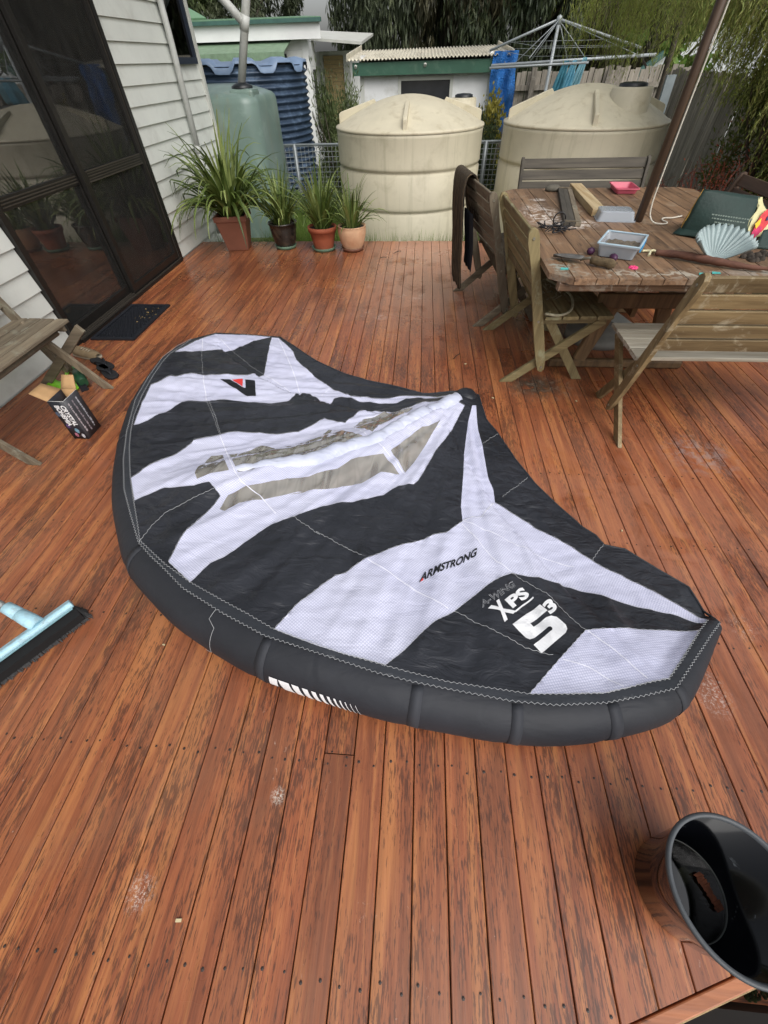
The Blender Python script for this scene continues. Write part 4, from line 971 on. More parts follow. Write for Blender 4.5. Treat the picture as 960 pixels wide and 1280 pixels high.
def tray(name, c, dx, dy, h, rz, m_, label, cat, t_=.004, rimw=.006, taper=.88, upside=False):
    th = thing(name, c, label, cat, rz=rz); q = MB()
    def ring(sx, sy, z_, r=.016, n=4):
        o = []
        for cx_, cy_, a0 in ((sx-r, sy-r, 0), (-sx+r, sy-r, 1), (-sx+r, -sy+r, 2), (sx-r, -sy+r, 3)):
            for k in range(n+1): a = (a0+k/n)*math.pi/2; o.append((cx_+r*math.cos(a), cy_+r*math.sin(a), z_))
        return o
    X, Y = dx/2, dy/2; T = taper
    seq = [ring(X*T*.9, Y*T*.9, 0), ring(X*T, Y*T, .004), ring(X, Y, h), ring(X+rimw, Y+rimw, h), ring(X+rimw, Y+rimw, h-.006)]
    if upside: seq = [[(a, b, h-c_) for a, b, c_ in r_] for r_ in seq]
    n_ = len(seq[0]); vs = [p for r_ in seq for p in r_]; fs = []
    for i in range(len(seq)-1): fs += [(i*n_+k, i*n_+(k+1) % n_, (i+1)*n_+(k+1) % n_, (i+1)*n_+k) for k in range(n_)]
    fs.append(tuple(range(n_))); q.add(vs, fs); q.build('tub', m_, th, local=True, solid=.0022); return th
tray('clear_container', (1.235, 3.19, TZ), .22, .17, .05, math.radians(-8), MT['cloudy'], 'upturned clear plastic food container on the table beside the pole', 'container', upside=True)
tray('pink_tray', (1.535, 3.97, TZ), .155, .24, .035, math.radians(-5), plain('pink_plastic', (196, 92, 112), .4, .05), 'pink plastic tray near the far edge of the table', 'tray')
bx = tray('sand_container', (1.055, 2.505, TZ), .19, .24, .062, math.radians(-28), MT['cloudy'], 'clear plastic container with blue rim holding grey sand on the table', 'container')
q = MB()
for a, b in (((-.098, -.122), (.098, -.122)), ((.098, -.122), (.098, .122)), ((.098, .122), (-.098, .122)), ((-.098, .122), (-.098, -.122))): q.beam((a[0], a[1], .063), (b[0], b[1], .063), .010, .007, (0, 0, 1), .3)
q.build('rim', plain('pale_blue_plastic', (168, 190, 202), .4, .05), bx, local=True)
MB().box((.101, 0, .046), (.008, .12, .036)).build('clip', plain('blue_clip', (60, 150, 205), .4, .05), bx, local=True, bevel=.003)
sg = [[(-.08+.016*i, -.105+.021*j, .032+.012*noise.noise((i*.7, j*.6, 1))) for j in range(11)] for i in range(11)]
MB().grid(sg).build('sand', plain('grey_sand', (112, 102, 88), .95, .25, 60, .8, .006), bx, local=True)
tw = thing('trowel', (.80, 2.34, TZ), 'muddy hand trowel lying near the front left corner of the table', 'trowel')
dv_ = Vector((.915-.70, 2.27-2.42, 0)).normalized(); nv_ = Vector((-dv_.y, dv_.x, 0)); c0 = Vector((.70, 2.425, TZ))
rows = []
for i in range(7):
    t = i/6; wd_ = .034*math.sin(min(1, t*1.6+.08)*math.pi/2)*(1 if t < .8 else 1-(t-.8)*2.2)
    rows.append([c0+dv_*(t*.15)+nv_*(wd_*s_)+Vector((0, 0, .006+.012*abs(s_)+.01*t)) for s_ in (-1, -.5, 0, .5, 1)])
MB().grid(rows).build('blade', plain('muddy_steel', (120, 118, 114), .45, .2, 30, metal=.5, dirt=(90, 76, 60), dsc=12), tw, solid=.002)
MB().tube([c0+dv_*.14+Vector((0, 0, .016)), c0+dv_*.18+Vector((0, 0, .03)), c0+dv_*.2+Vector((0, 0, .024))], [.006, .006, .014], 10).build('neck', MT['bolt'], tw)
q = MB(); q.tube([c0+dv_*(.19+.02*i)+Vector((0, 0, .022+.002*math.sin(i*2))) for i in range(7)], [.015, .017, .019, .018, .02, .022, .012], 12); q.build('handle', plain('muddy_handle', (104, 88, 64), .95, .25, 40, .8, .006), tw)
q = MB()
rr = random.Random(5)
for i in range(9):
    c_ = Vector((.80+rr.uniform(-.05, .06), 2.9+rr.uniform(-.06, .07), TZ+.008)); pts_ = [c_+Vector((rr.gauss(0, .03), rr.gauss(0, .04), abs(rr.gauss(.004, .012)))) for _ in range(6)]
    q.tube(smooth(pts_, 3), .003, 6)
q.tube([(.845+.035*math.cos(a*.6), 3.0+.0*a, TZ+.04+.035*math.sin(a*.6)) for a in range(11)], .004, 8)
q.build('cable_tangle', plain('black_cable', (20, 18, 22), .5), None, 'tangle of thin black cable and straps on the table', 'cable')
MT['purple'] = plain('dark_purple', (66, 28, 62), .45, .1)
for nm, x_, y_, r_, lb in (('purple_ball', .9, 2.475, .021, 'small dark purple ball left of the sand container'), ('purple_scrap', .985, 2.375, .02, 'dark purple scrap in front of the sand container')):
    MB().lathe([(.0005, r_*1.7), (r_*.8, r_*1.35), (r_, r_*.8), (r_*.7, .2*r_), (.0005, 0)], (x_, y_, TZ), 14, True, 1, .8 if 'ball' in nm else 1.5).build(nm, MT['purple'], None, lb, 'toy')
q = MB(); q.tube(smooth([(1.185, 2.44, TZ+.006), (1.21, 2.49, TZ+.02), (1.24, 2.47, TZ+.01), (1.22, 2.52, TZ+.006), (1.17, 2.50, TZ+.01)], 3), .006, 8)
q.build('cream_strap', plain('cream_strap', (206, 198, 160), .6), None, 'crumpled cream strap beside the blue clip of the sand container', 'strap')
q = MB()
for k in range(6):
    a = k*math.pi/3; p = Vector((1.055+.013*math.cos(a), 2.275+.013*math.sin(a), TZ)); q.lathe([(.0005, .008), (.009, .005), (.011, 0)], p, 8)
q.build('pink_flower', plain('hot_pink', (226, 62, 120), .6), None, 'tiny hot pink flower near the front edge of the table', 'flower')
q = MB(); sp2 = smooth([(1.22, 2.455, TZ+.016), (1.32, 2.39, TZ+.024), (1.40, 2.33, TZ+.022), (1.47, 2.285, TZ+.02), (1.56, 2.235, TZ+.016), (1.66, 2.21, TZ+.015)], 3)
q.tube(sp2, [.008+.009*math.sin(math.pi*min(1, .15+i/len(sp2)))+.0015*math.sin(i*2.1) for i in range(len(sp2))], 10)
q.build('driftwood_stick', wood('stick_wood', (82, 50, 38), (128, 86, 68), 'X', rough=.8), None, 'curved red-brown stick lying on the front of the table', 'stick')
for k, (x_, y_) in enumerate(((1.345, 2.19), (1.41, 2.205), (.72, 2.26))):
    MB().prism([(x_-.02, y_-.01), (x_+.018, y_-.012), (x_+.022, y_+.006), (x_-.01, y_+.014)], TZ, TZ+.003).build('turquoise_chip', plain('turquoise', (84, 178, 172), .6), None, ['turquoise paint flake on the front table edge above the bench back', 'turquoise paint flake beside the stick on the table', 'turquoise paint smear at the front left corner of the table'][k], 'paint flake')
q = MB()
for k in range(40):
    x_, y_ = 1.72+rr.gauss(0, .05), 2.42+rr.gauss(0, .04); r_ = rr.uniform(.006, .022); q.lathe([(.0005, r_), (r_*.8, r_*.6), (r_, 0)], (x_, y_, TZ), 6)
q.build('soil_heap', plain('dark_soil_heap', (64, 56, 48), .95, .3, 40), None, 'small heap of dark soil at the right front of the table', 'soil', kind='stuff')
# scallop shell dish
sh = thing('shell_dish', (1.49, 2.35, TZ), 'pale blue fluted shell-shaped dish leaning on the green bag', 'dish')
hx = Vector((1.452, 2.325, TZ+.012)); A0, A1 = math.radians(-14), math.radians(150)
upv = Vector((.22, .90, .42)).normalized(); rtv = upv.cross(Vector((-.1, -.6, .8))).normalized()
if rtv.x < 0: rtv = -rtv
nn_ = rtv.cross(upv).normalized()
if nn_.z < 0: nn_ = -nn_
rows = []; NR = 18
for i in range(9):
    r_ = .010+i/8*.138; row = []
    for k in range(NR*4+1):
        f_ = k/(NR*4); a = math.radians(-8)+f_*math.radians(196); a = a-math.radians(0)
        rad = r_*(.82+.18*math.sin(f_*math.pi)); fl = abs(((k % 4)-2)/2)
        rad *= 1+(.035*(1-fl) if i == 8 else 0)
        hgt = .055*(i/8)**1.6*1.0+.020*(fl)*(i/8)+.03*(i/8)*(abs(f_-.5)*2)**2
        row.append(hx+rtv*rad*math.cos(a)*1.0+upv*(rad*math.sin(a)*.98+.012)+nn_*hgt)
    rows.append(row)
MB().grid(rows).build('shell', plain('pale_blue_shell', (152, 168, 168), .5, .08, 10), sh, solid=.004)
# green shopping bag lying on its side
bag = thing('shopping_bag', (1.75, 2.85, TZ), 'dark green shopping bag with yellow sides and a red rooster print', 'bag')
MT['bagg'] = plain('green_bag', (22, 48, 42), .65, .12, 8, .5, .004); MT['bagy'] = plain('cream_side', (206, 200, 150), .6, .06, 8); MT['bago'] = plain('ochre_side', (196, 150, 60), .6, .1, 14)
A_, B_, C_, D_ = Vector((1.50, 2.86, TZ+.004)), Vector((1.735, 2.66, TZ+.004)), Vector((1.80, 2.80, TZ+.195)), Vector((1.515, 2.83, TZ+.215))
P0, P1, P2, P3 = Vector((1.49, 2.835, TZ+.006)), Vector((1.74, 2.63, TZ+.006)), Vector((1.82, 2.82, .908)), Vector((1.525, 2.85, .94))
def quadgrid(a, b, c, d, n=12, bulge=.0, nz=.006, seed=0):
    nrm_ = (b-a).cross(d-a).normalized(); o = []
    for i in range(n+1):
        r_ = []
        for j in range(n+1):
            u_, v_ = j/n, i/n; p = a.lerp(b, u_).lerp(d.lerp(c, u_), v_)
            r_.append(p+nrm_*(bulge*math.sin(u_*math.pi)*math.sin(v_*math.pi)+nz*noise.noise(p*14+Vector((seed, 0, 0)))))
        o.append(r_)
    return o
Q1, Q2 = Vector((1.60, 3.05, TZ+.008)), Vector((2.00, 2.80, TZ+.03))
MB().grid(quadgrid(P0, P1, P2, P3, 14, .018)).build('front_panel', MT['bagg'], bag, solid=.002)
MB().grid(quadgrid(P3, P2, Q2, Q1, 10, .01, seed=3)).build('back_panel', MT['bagg'], bag, solid=.002)
MB().grid([[P1.lerp(Q2, j/10).lerp(P2, i/10)+Vector((.012*math.sin(i+j), 0, 0)) for j in range(11)] for i in range(11)]).build('side_panel', MT['bagy'], bag, solid=.002)
MB().grid([[P0.lerp(Q1, j/10).lerp(P3, i/10) for j in range(11)] for i in range(11)]).build('side_panel', MT['bago'], bag, solid=.002)
MB().grid(quadgrid(P0+Vector((-.035, -.0, 0)), P1+Vector((-.0, -.035, 0)), P1+Vector((0, 0, .02)), P0+Vector((0, .01, .025)), 8, .01)).build('base_fold', MT['bagg'], bag, solid=.003)
MB().grid(quadgrid(Vector((1.77, 2.57, TZ+.003)), Vector((1.90, 2.53, TZ+.003)), Vector((2.02, 2.76, TZ+.06)), Vector((1.80, 2.62, TZ+.07)), 8, .015)).build('loose_flap', MT['bagg'], bag, solid=.003)
# rooster print on the cream side (flat print shapes)
def onplane(poly, o, ax, ay, off, m_, name, par):
    n_ = ax.cross(ay).normalized(); n_ = n_ if n_.dot(Vector((0, 0, 1.44))-o) > 0 else -n_
    MB().add([o+ax*x_+ay*y_+n_*off for x_, y_ in poly], [tuple(range(len(poly)))]).build(name, m_, par)
so_ = P1; axv, ayv = (Q2-P1), (P2-P1)
blob = lambda cx_, cy_, rx, ry, n_=16, j=.12, sd=1: [(cx_+rx*(1+j*math.sin(k*5+sd))*math.cos(6.283*k/n_), cy_+ry*(1+j*math.sin(k*3+sd))*math.sin(6.283*k/n_)) for k in range(n_)]
onplane(blob(.30, .36, .20, .25), so_, axv, ayv, .014, plain('rooster_red', (206, 58, 62), .6, .15, 40), 'rooster_print', bag)
onplane(blob(.20, .16, .14, .12, sd=3), so_, axv, ayv, .0155, plain('rooster_pink', (196, 44, 92), .6, .15, 40), 'rooster_print', bag)
onplane([(.06, .38), (.2, .46), (.22, .32), (.14, .24)], so_, axv, ayv, .017, plain('rooster_yellow', (232, 190, 40), .6), 'rooster_beak', bag)
onplane(blob(.40, .40, .05, .06), so_, axv, ayv, .0185, plain('rooster_eye', (40, 44, 90), .6), 'rooster_eye', bag)
MT['bagt'] = plain('bag_print', (150, 166, 156), .7)
def text_on(s, o, ax, ay, off, m_, par, name='lettering', boff=0.0):
    V_, F_ = text_polys(s, boff); n_ = ax.cross(ay).normalized(); n_ = n_ if n_.dot(Vector((0, 0, 1.44))-o) > 0 else -n_
    q = MB(); q.add([o+ax*float(a)+ay*float(b)+n_*off for a, b in V_], F_); return q.build(name, m_, par)
U1, V1 = (P1-P0), (P3-P0)
for k, (s_, a, b) in enumerate((('bags are for good neighbours who care', .34, .93), ('and carry on with the shopping', .37, .86), ('every single day', .44, .72), ('please bring this bag back again', .36, .86))):
    o_ = P0+U1*a+V1*(.50-.075*k-(.02 if k == 3 else 0)); text_on('~'.join(['']) or s_, o_, U1*(b-a), V1*.035, .026, MT['bagt'], bag) if False else None
    q = MB(); xx = a; r5 = random.Random(k)
    while xx < b:
        wd_ = r5.uniform(.012, .04); n_ = U1.cross(V1).normalized(); o2 = o_+U1*(xx-a)+n_*.0235
        q.add([o2, o2+U1*wd_, o2+U1*wd_+V1*.026, o2+V1*.026], [(0, 1, 2, 3)]); xx += wd_+.012
    q.build('print_line', MT['bagt'], bag)

# strap and debris on the first seat
MB().tube(smooth([(.86, 3.00, .445), (.92, 2.86, .445), (.955, 2.72, .45), (.94, 2.60, .447), (.90, 2.48, .446), (.82, 2.405, .45), (.735, 2.41, .46)], 3), .0075, 8).build('white_strap', plain('dirty_white_strap', (172, 166, 140), .8, .15, 40), None, 'curved off-white strap lying over the seat nearest the table corner', 'strap')
q = MB()
for k in range(34):
    c_ = Vector((.84+rr.gauss(0, .045), 2.82+rr.gauss(0, .09), .436)); a = rr.uniform(0, 3.14); l_ = rr.uniform(.01, .04)
    q.beam(c_, c_+Vector((math.cos(a)*l_, math.sin(a)*l_, rr.uniform(0, .02))), .004, .003)
q.build('dry_debris', plain('dry_debris', (138, 130, 108), .9, .3, 50), None, 'dry plant debris on the seat beside the white strap', 'debris', kind='stuff')

# ============================================================ LEFT SIDE THINGS
# broom
br = thing('broom', (-1.38, .56, 0), 'pale blue plastic broom with black bristles at the left edge', 'broom')
ha, hb = Vector((-1.298, .668, .066)), Vector((-1.655, .118, .066)); hd_ = (hb-ha).normalized(); hn = Vector((-hd_.y, hd_.x, 0)); hn = hn if hn.x > 0 else -hn
MT['bblue'] = plain('pale_blue_broom', (168, 208, 222), .45, .06, 40, .3, .002, dirt=(140, 150, 150), dsc=30)
tl = Vector((0, 0, 1))*.86+hn*-.5; tl.normalize()
q = MB(); q.beam(ha, hb, .058, .026, tl, .3); q.build('head', MT['bblue'], br, bevel=.004, label='pale blue broom head')
MB().beam(ha-hd_*-.01-tl*.014-hn*-.0, hb-tl*.014, .046, .008, tl, .3).build('head_lip', plain('grey_blue_lip', (120, 160, 170), .5), br)
q = MB(); rb = random.Random(3); L = (hb-ha).length
for i in range(4200):
    s_ = rb.uniform(.004, L-.004); c_ = rb.uniform(-.018, .018); p = ha+hd_*s_+hn*c_-tl*.016
    e = p+hn*(.034+c_*.6+rb.gauss(0, .003))+hd_*(rb.gauss(0, .003)-(.022*(1-s_/.03) if s_ < .03 else 0))+Vector((0, 0, -p.z+rb.uniform(.001, .012)))
    w_ = hd_*.0009
    q.add([p-w_, p+w_, e+w_*1.3, e-w_*1.3], [(0, 1, 2, 3)])
q.build('bristles', plain('black_bristle', (16, 16, 18), .6), br, kind='stuff')
MB().box((ha+hb)/2-tl*.034+hn*.02, (L*.985, .056, .034), Matrix((hd_, hn, Vector((0, 0, 1)))).transposed()).build('bristle_core', plain('black_bristle_core', (12, 12, 14), .9), br)
mc = ha+hd_*.12+tl*.01; hv = (Vector((-.30, .10, .13))).normalized()
MB().tube([mc-hv*.005, mc+hv*.03, mc+hv*.075], [.026, .027, .024], 16).build('socket', MT['bblue'], br)
MB().tube([mc+hv*.076, mc+hv*.13], [.024, .022], 16).build('socket', MT['bblue'], br)
MB().tube([mc+hv*.128, mc+hv*1.3], .0125, 14).build('handle', plain('brushed_handle', (170, 172, 170), .35, .05, metal=.6), br)
# printed cardboard box, flaps open
cb = thing('cardboard_box', (-1.93, 1.83, 0), 'dark printed cardboard box standing open by the bench', 'box')
MT['boxd'] = plain('dark_printed_card', (36, 38, 46), .5, .25, 14); MT['boxs'] = plain('grey_printed_card', (66, 66, 70), .5, .15, 10); MT['card'] = plain('brown_card', (176, 140, 98), .85, .06, 10); MT['cardw'] = plain('white_card', (206, 206, 204), .7, .04)
c00, c10, c11, c01 = (Vector(p) for p in ((-1.985, 1.742, 0), (-1.895, 1.742, 0), (-1.895, 1.868, 0), (-1.985, 1.868, 0))); H_ = Vector((0, 0, .25))
def sheet(name, a, b, c, d, m_, par, th_=.003): return MB().grid(quadgrid(a, b, c, d, 3, 0, 0)).build(name, m_, par, solid=th_)
sheet('front_side', c00, c10, c10+H_, c00+H_, MT['boxd'], cb); sheet('right_side', c10, c11, c11+H_, c10+H_, MT['boxs'], cb)
sheet('back_side', c11, c01, c01+H_, c11+H_, MT['card'], cb); sheet('left_side', c01, c00, c00+H_, c01+H_, MT['boxd'], cb)
sheet('bottom', c00, c10, c11, c01, MT['card'], cb)
sheet('flap', c00+H_, c01+H_, c01+H_+Vector((-.085, -.01, .04)), c00+H_+Vector((-.085, .01, .04)), MT['card'], cb)
sheet('flap', c01+H_, c11+H_, c11+H_+Vector((-.01, .05, .06)), c01+H_+Vector((.01, .05, .06)), MT['card'], cb)
sheet('flap', c00+H_+Vector((0, .002, -.001)), c10+H_+Vector((0, .002, -.001)), c10+H_+Vector((-.02, .05, -.03)), c00+H_+Vector((.01, .05, -.03)), MT['cardw'], cb)
sheet('flap', c10+H_, c11+H_, c11+H_+Vector((-.035, 0, -.05)), c10+H_+Vector((-.035, .06, -.05)), MT['cardw'], cb)
ux, uy, uz = Vector((1, 0, 0)), Vector((0, 1, 0)), Vector((0, 0, 1))
text_on('CRYSTAL', c00+Vector((.088, -.003, .215)), -uz*.155, ux*.026*-1+ux*.0, .001, MT['printw'], cb, boff=.03) if False else None
def tx_on(s, o, ax, ay, nrm_, m_, boff=.02):
    V_, F_ = text_polys(s, boff); MB().add([o+ax*float(a)+ay*float(b)+nrm_*.003 for a, b in V_], F_).build('lettering', m_, cb)
tx_on('CRYSTAL', c00+Vector((.058, 0, .228)), -uz*.135, ux*.030, -uy, MT['printw'], .045)
tx_on('BOHEMIA', c00+Vector((.024, 0, .228)), -uz*.135, ux*.030, -uy, MT['printw'], .045)
for k, (z0_, w_, c_) in enumerate(((.20, .17, (196, 186, 190)), (.17, .16, (150, 140, 146)), (.125, .12, (176, 176, 182)))):
    b_ = MB(); r5 = random.Random(k+9); s_ = 0
    yv = 1.742+.018+.034*k; zz_ = .225
    while zz_ > .04:
        l_ = r5.uniform(.006, .022); b_.box2((-1.8932, yv, zz_-l_), (-1.8925, yv+r5.uniform(.006, .012), zz_)); zz_ -= l_+.004
    b_.build('print_line', plain('print_tone', c_, .6), cb)
for k, (x_, z_, r_, c_) in enumerate(((.055, .06, .012, (120, 160, 180)), (.035, .03, .010, (190, 120, 140)), (.072, .025, .010, (200, 200, 206)), (.02, .09, .010, (90, 70, 120)), (.012, .17, .012, (84, 96, 116)))):
    onplane([(x_+r_*math.cos(6.28*j/9), z_+r_*1.5*math.sin(6.28*j/9)) for j in range(9)], c00, ux, uz, .0028, plain('glassware_print', c_, .5, .3, 60), 'print_picture', cb)
# shoes
def shoe(name, loc, rz, L, m_, mi, label, cat, group=None):
    t = thing(name, loc, label, cat, group, rz=rz); rows = []
    for i in range(11):
        u_ = i/10; w_ = .036+.012*math.sin(u_*3.1)-(.02*(u_-.9)/.1 if u_ > .9 else 0)-(.014*(1-u_/.1) if u_ < .1 else 0)
        h_ = .062 if u_ < .35 else .062-.03*(u_-.35)/.65
        rows.append([(u_*L, -w_, .012), (u_*L, -w_*1.02, h_*.5), (u_*L, -w_*.62, h_*.95), (u_*L, 0, h_*(1.0 if u_ > .4 else .35)), (u_*L, w_*.62, h_*.95), (u_*L, w_*1.02, h_*.5), (u_*L, w_, .012)])
    MB().grid(rows).build('upper', m_, t, local=True, solid=.004, sub=1)
    s_ = MB(); ol = [(u_*L+(.008 if u_ == 1 else -.004 if u_ == 0 else 0), (.038+.012*math.sin(u_*3.1))*(1 if .05 < u_ < .95 else .55)) for u_ in [k/10 for k in range(11)]]
    s_.prism([(a, -b) for a, b in ol]+[(a, b) for a, b in reversed(ol)], 0, .014); s_.build('sole', mi, t, local=True, bevel=.003)
    lc = MB()
    for k in range(4): lc.tube([(L*(.45+.08*k), -.018, .055-.004*k), (L*(.47+.08*k), 0, .062-.004*k), (L*(.45+.08*k), .018, .055-.004*k)], .0022, 6)
    lc.build('laces', mi, t, local=True)
    return t
tn = plain('tan_suede', (126, 108, 82), .9, .15, 20, .4); ts = plain('pale_sole', (166, 158, 140), .7)
shoe('tan_shoe', (-2.60, 2.76, 0), math.radians(-18), .25, tn, ts, 'tan lace-up shoe against the wall beside the doormat', 'shoe', 'pair of tan shoes')
shoe('tan_shoe', (-2.60, 2.60, 0), math.radians(-28), .25, plain('scuffed_suede', (104, 90, 70), .9, .2, 20, .4), ts, 'scuffed tan shoe under the bench strut, behind the dustpan', 'shoe', 'pair of tan shoes')
def thong(loc, rz, label):
    t = thing('flip_flop', loc, label, 'sandal', 'pair of black flip-flops', rz=rz)
    ol = [(0, .022), (.03, .034), (.1, .032), (.18, .043), (.235, .038), (.258, .018)]
    MB().prism([(a, -b) for a, b in ol]+[(a, b) for a, b in reversed(ol)], 0, .016).build('sole', plain('black_foam', (24, 25, 29), .8), t, local=True, bevel=.004)
    MB().tube(smooth([(.08, -.034, .014), (.13, -.03, .04), (.20, 0, .03), (.205, 0, .012)], 3), .005, 8).tube(smooth([(.08, .034, .014), (.13, .03, .04), (.20, 0, .03)], 3), .005, 8).build('strap', MT['rub'], t, local=True)
thong((-2.40, 2.66, 0), math.radians(-32), 'black flip-flop nearer the doormat')
thong((-2.29, 2.56, 0), math.radians(-38), 'black flip-flop at the foot of the bench strut')
# lime dustpan with brush
du = thing('dustpan_brush', (-2.38, 2.30, 0), 'lime green dustpan with a dark green brush under the bench', 'dustpan')
lm = plain('lime_plastic', (150, 226, 60), .4, .05)
MB().grid([[(-2.50+.028*i, 2.20+.03*j, .004+.02*(1 if i in (0,) else 0)+.0*j) for i in range(9)] for j in range(6)]).build('pan', lm, du, solid=.004)
MB().beam((-2.42, 2.36, .01), (-2.48, 2.48, .02), .022, .012, (0, 0, 1)).build('pan_handle', lm, du)
gk = plain('dark_green_plastic', (28, 74, 46), .45)
MB().tube([(-2.34, 2.40, .045), (-2.28, 2.33, .05), (-2.215, 2.27, .045)], [.03, .036, .028], 12).build('brush_head', gk, du)
MB().tube([(-2.40, 2.47, .05), (-2.34, 2.41, .05)], [.018, .014], 10).build('brush_handle', plain('green_handle', (60, 150, 70), .45), du)
MB().box((-2.27, 2.30, .018), (.16, .045, .034), Matrix.Rotation(math.radians(-45), 3, 'Z')).build('brush_bristles', MT['rub'], du)
# small litter on the deck
dl = MB()
for (x_, y_, c_) in ((-.544, -.152, 0), (1.018, 2.24, 0), (.506, 2.256, 0), (-2.003, 4.079, 0), (.97, 1.2, 0), (1.6, 1.12, 0), (-.9, .55, 0), (-.2, 4.5, 0), (.36, 2.68, 0)):
    a = random.uniform(0, 3.1); l_ = random.uniform(.008, .018); dl.box((x_, y_, .004), (l_, l_*.45, .003), Matrix.Rotation(a, 3, 'Z'))
dl.build('litter_bits', plain('pale_litter', (206, 190, 150), .8, .2), None, 'few pale leaf and paper bits scattered on the deck boards', 'litter', kind='stuff')
tw_ = MB()
for (x_, y_, a, l_) in ((-.28, 5.1, .9, .12), (-.42, 4.95, .3, .07), (-1.28, 5.35, -.6, .18), (1.62, 1.1, -1.1, .12), (.28, 2.75, 1.0, .09)):
    p = Vector((x_, y_, .005)); d_ = Vector((math.cos(a), math.sin(a), 0)); tw_.tube([p, p+d_*l_*.5+Vector((0, 0, .006)), p+d_*l_], .003, 6)
tw_.build('twigs', plain('twig', (66, 48, 36), .9), None, 'thin dark twigs on the far deck boards near the pots', 'twigs', kind='stuff')
# ---- black tub
bm_ = N('black_gloss_plastic'); v = bm_.coord()
f = bm_.noise(v, 9, 6, .7, 2.0); g_ = bm_.ramp(f, [(.60, 0.0), (.66, .75)])
zz_ = bm_.n('SeparateXYZ'); bm_.l(bm_.n('TexCoord').outputs['Object'], zz_.inputs[0])
g2 = bm_.math('MULTIPLY', g_, bm_.ramp(bm_.noise(bm_.coord(scale=(3, 3, 8)), 3, 3), [(.5, 0.0), (.6, 1.0)]))
MT['tub'] = bm_.fin(bm_.mix(g2, lin((6, 7, 10)), lin((120, 126, 130))), bm_.ramp(g2, [(0, .08), (1, .5)]), None, 0, .38)
tb = thing('black_tub', (.735, 0, 0), 'glossy black round plastic tub with a grey rim near the deck edge', 'tub')
prof = [(.0005, .0), (.098, .0), (.103, .006), (.1335, .243), (.1405, .246), (.1405, .252), (.131, .252), (.1305, .245), (.100, .012), (.0005, .011)]
MB().lathe([prof[3], (.129, .243)]+prof[8:], (.735, 0, 0), 72).build('inner_shell', MT['tub'], tb)
om = plain('tub_outer_gloss', (12, 11, 12), .06, .1, 9, .02); om.node_tree.nodes['Principled BSDF'].inputs['IOR'].default_value = 1.95
MB().lathe(prof[:4], (.735, 0, 0), 96).build('outer_shell', om, tb)
MB().lathe([(.128, .2405), (.1385, .2405), (.1395, .246), (.137, .251), (.130, .251), (.128, .2405)], (.735, 0, 0), 72).build('rim', plain('grey_rim', (72, 76, 80), .5), tb)
MB().lathe([(.0993, .013), (.1015, .020), (.1003, .0265), (.0985, .020), (.0993, .013)], (.735, 0, 0), 72).build('inner_ring', plain('grey_ring', (92, 96, 92), .4), tb)
MB().lathe([(.0005, .022), (.1005, .022)], (.735, 0, 0), 48).build('water', glass_mat('murky_water', (.25, .26, .22, 1), 1.7), tb)
q = MB(); c_ = Vector((.795, .0, .03)); dd_ = Vector((.35, -.9, 0)).normalized(); pp = Vector((dd_.y, -dd_.x, 0))
for k in range(9): q.add([c_+dd_*(-.035+.008*k)+pp*.012*random.uniform(.5, 1.2)*s_+Vector((0, 0, .004*random.random())) for s_ in (-1, 1)]+[c_+dd_*(-.025+.008*k)+pp*.012*random.uniform(.5, 1.2)*s_ for s_ in (1, -1)], [(0, 1, 2, 3)])
q.build('bark_scrap', plain('red_bark', (118, 66, 42), .8, .3, 60), None, 'piece of red-brown bark floating in the black tub', 'bark', solid=.002)
# ============================================================ POTS AND PLANTS
MT['leaf'] = None
def leafmat(name, a, b, c, rough=.45, tl=.25):
    m = N(name); oi = m.n('ObjectInfo').outputs['Random']; v = m.coord(world=True)
    f = m.noise(v, 6, 3); f2 = m.noise(v, 90, 2)
    mixf = m.math('ADD', m.math('MULTIPLY', oi, .6), m.math('MULTIPLY', f, .5))
    col = m.ramp(mixf, [(.2, lin(a)), (.55, lin(b)), (.9, lin(c))]); col = m.mix(.4, col, m.ramp(f2, [(.3, .5), (.7, 1.0)]), 'MULTIPLY')
    m.fin(col, rough)
    t = m.n('BsdfTranslucent'); m.l(col, t.inputs[0]); mx = m.n('MixShader'); mx.inputs[0].default_value = tl
    m.l(m.b.outputs[0], mx.inputs[1]); m.l(t.outputs[0], mx.inputs[2]); m.l(mx.outputs[0], m.out.inputs['Surface']); return m.m
MT['strap'] = leafmat('strap_leaf', (52, 68, 28), (98, 118, 54), (160, 172, 104))
def blade(p, az, el, L, w_, droop, n=9):
    d = Vector((math.cos(az)*math.cos(el), math.sin(az)*math.cos(el), math.sin(el))); side = Vector((-math.sin(az), math.cos(az), 0)); q = Vector(p); pts_ = []; st = L/n
    for i in range(n+1):
        pts_.append((Vector(q), d.copy())); q = q+d*st; d = (d+Vector((0, 0, -droop*(.3+1.4*i/n)/n))).normalized()
    vs = []; fs = []
    for i, (c_, dd_) in enumerate(pts_):
        t = i/n; ww = w_*(.55+.9*t if t < .35 else 1.0-max(0, t-.35)**1.7*1.75); ww = max(ww, .0006)
        up = side.cross(dd_).normalized()*ww*.28
        vs += [c_-side*ww/2+up, c_, c_+side*ww/2+up]
    for i in range(n): fs += [(3*i, 3*i+1, 3*i+4, 3*i+3), (3*i+1, 3*i+2, 3*i+5, 3*i+4)]
    return vs, fs
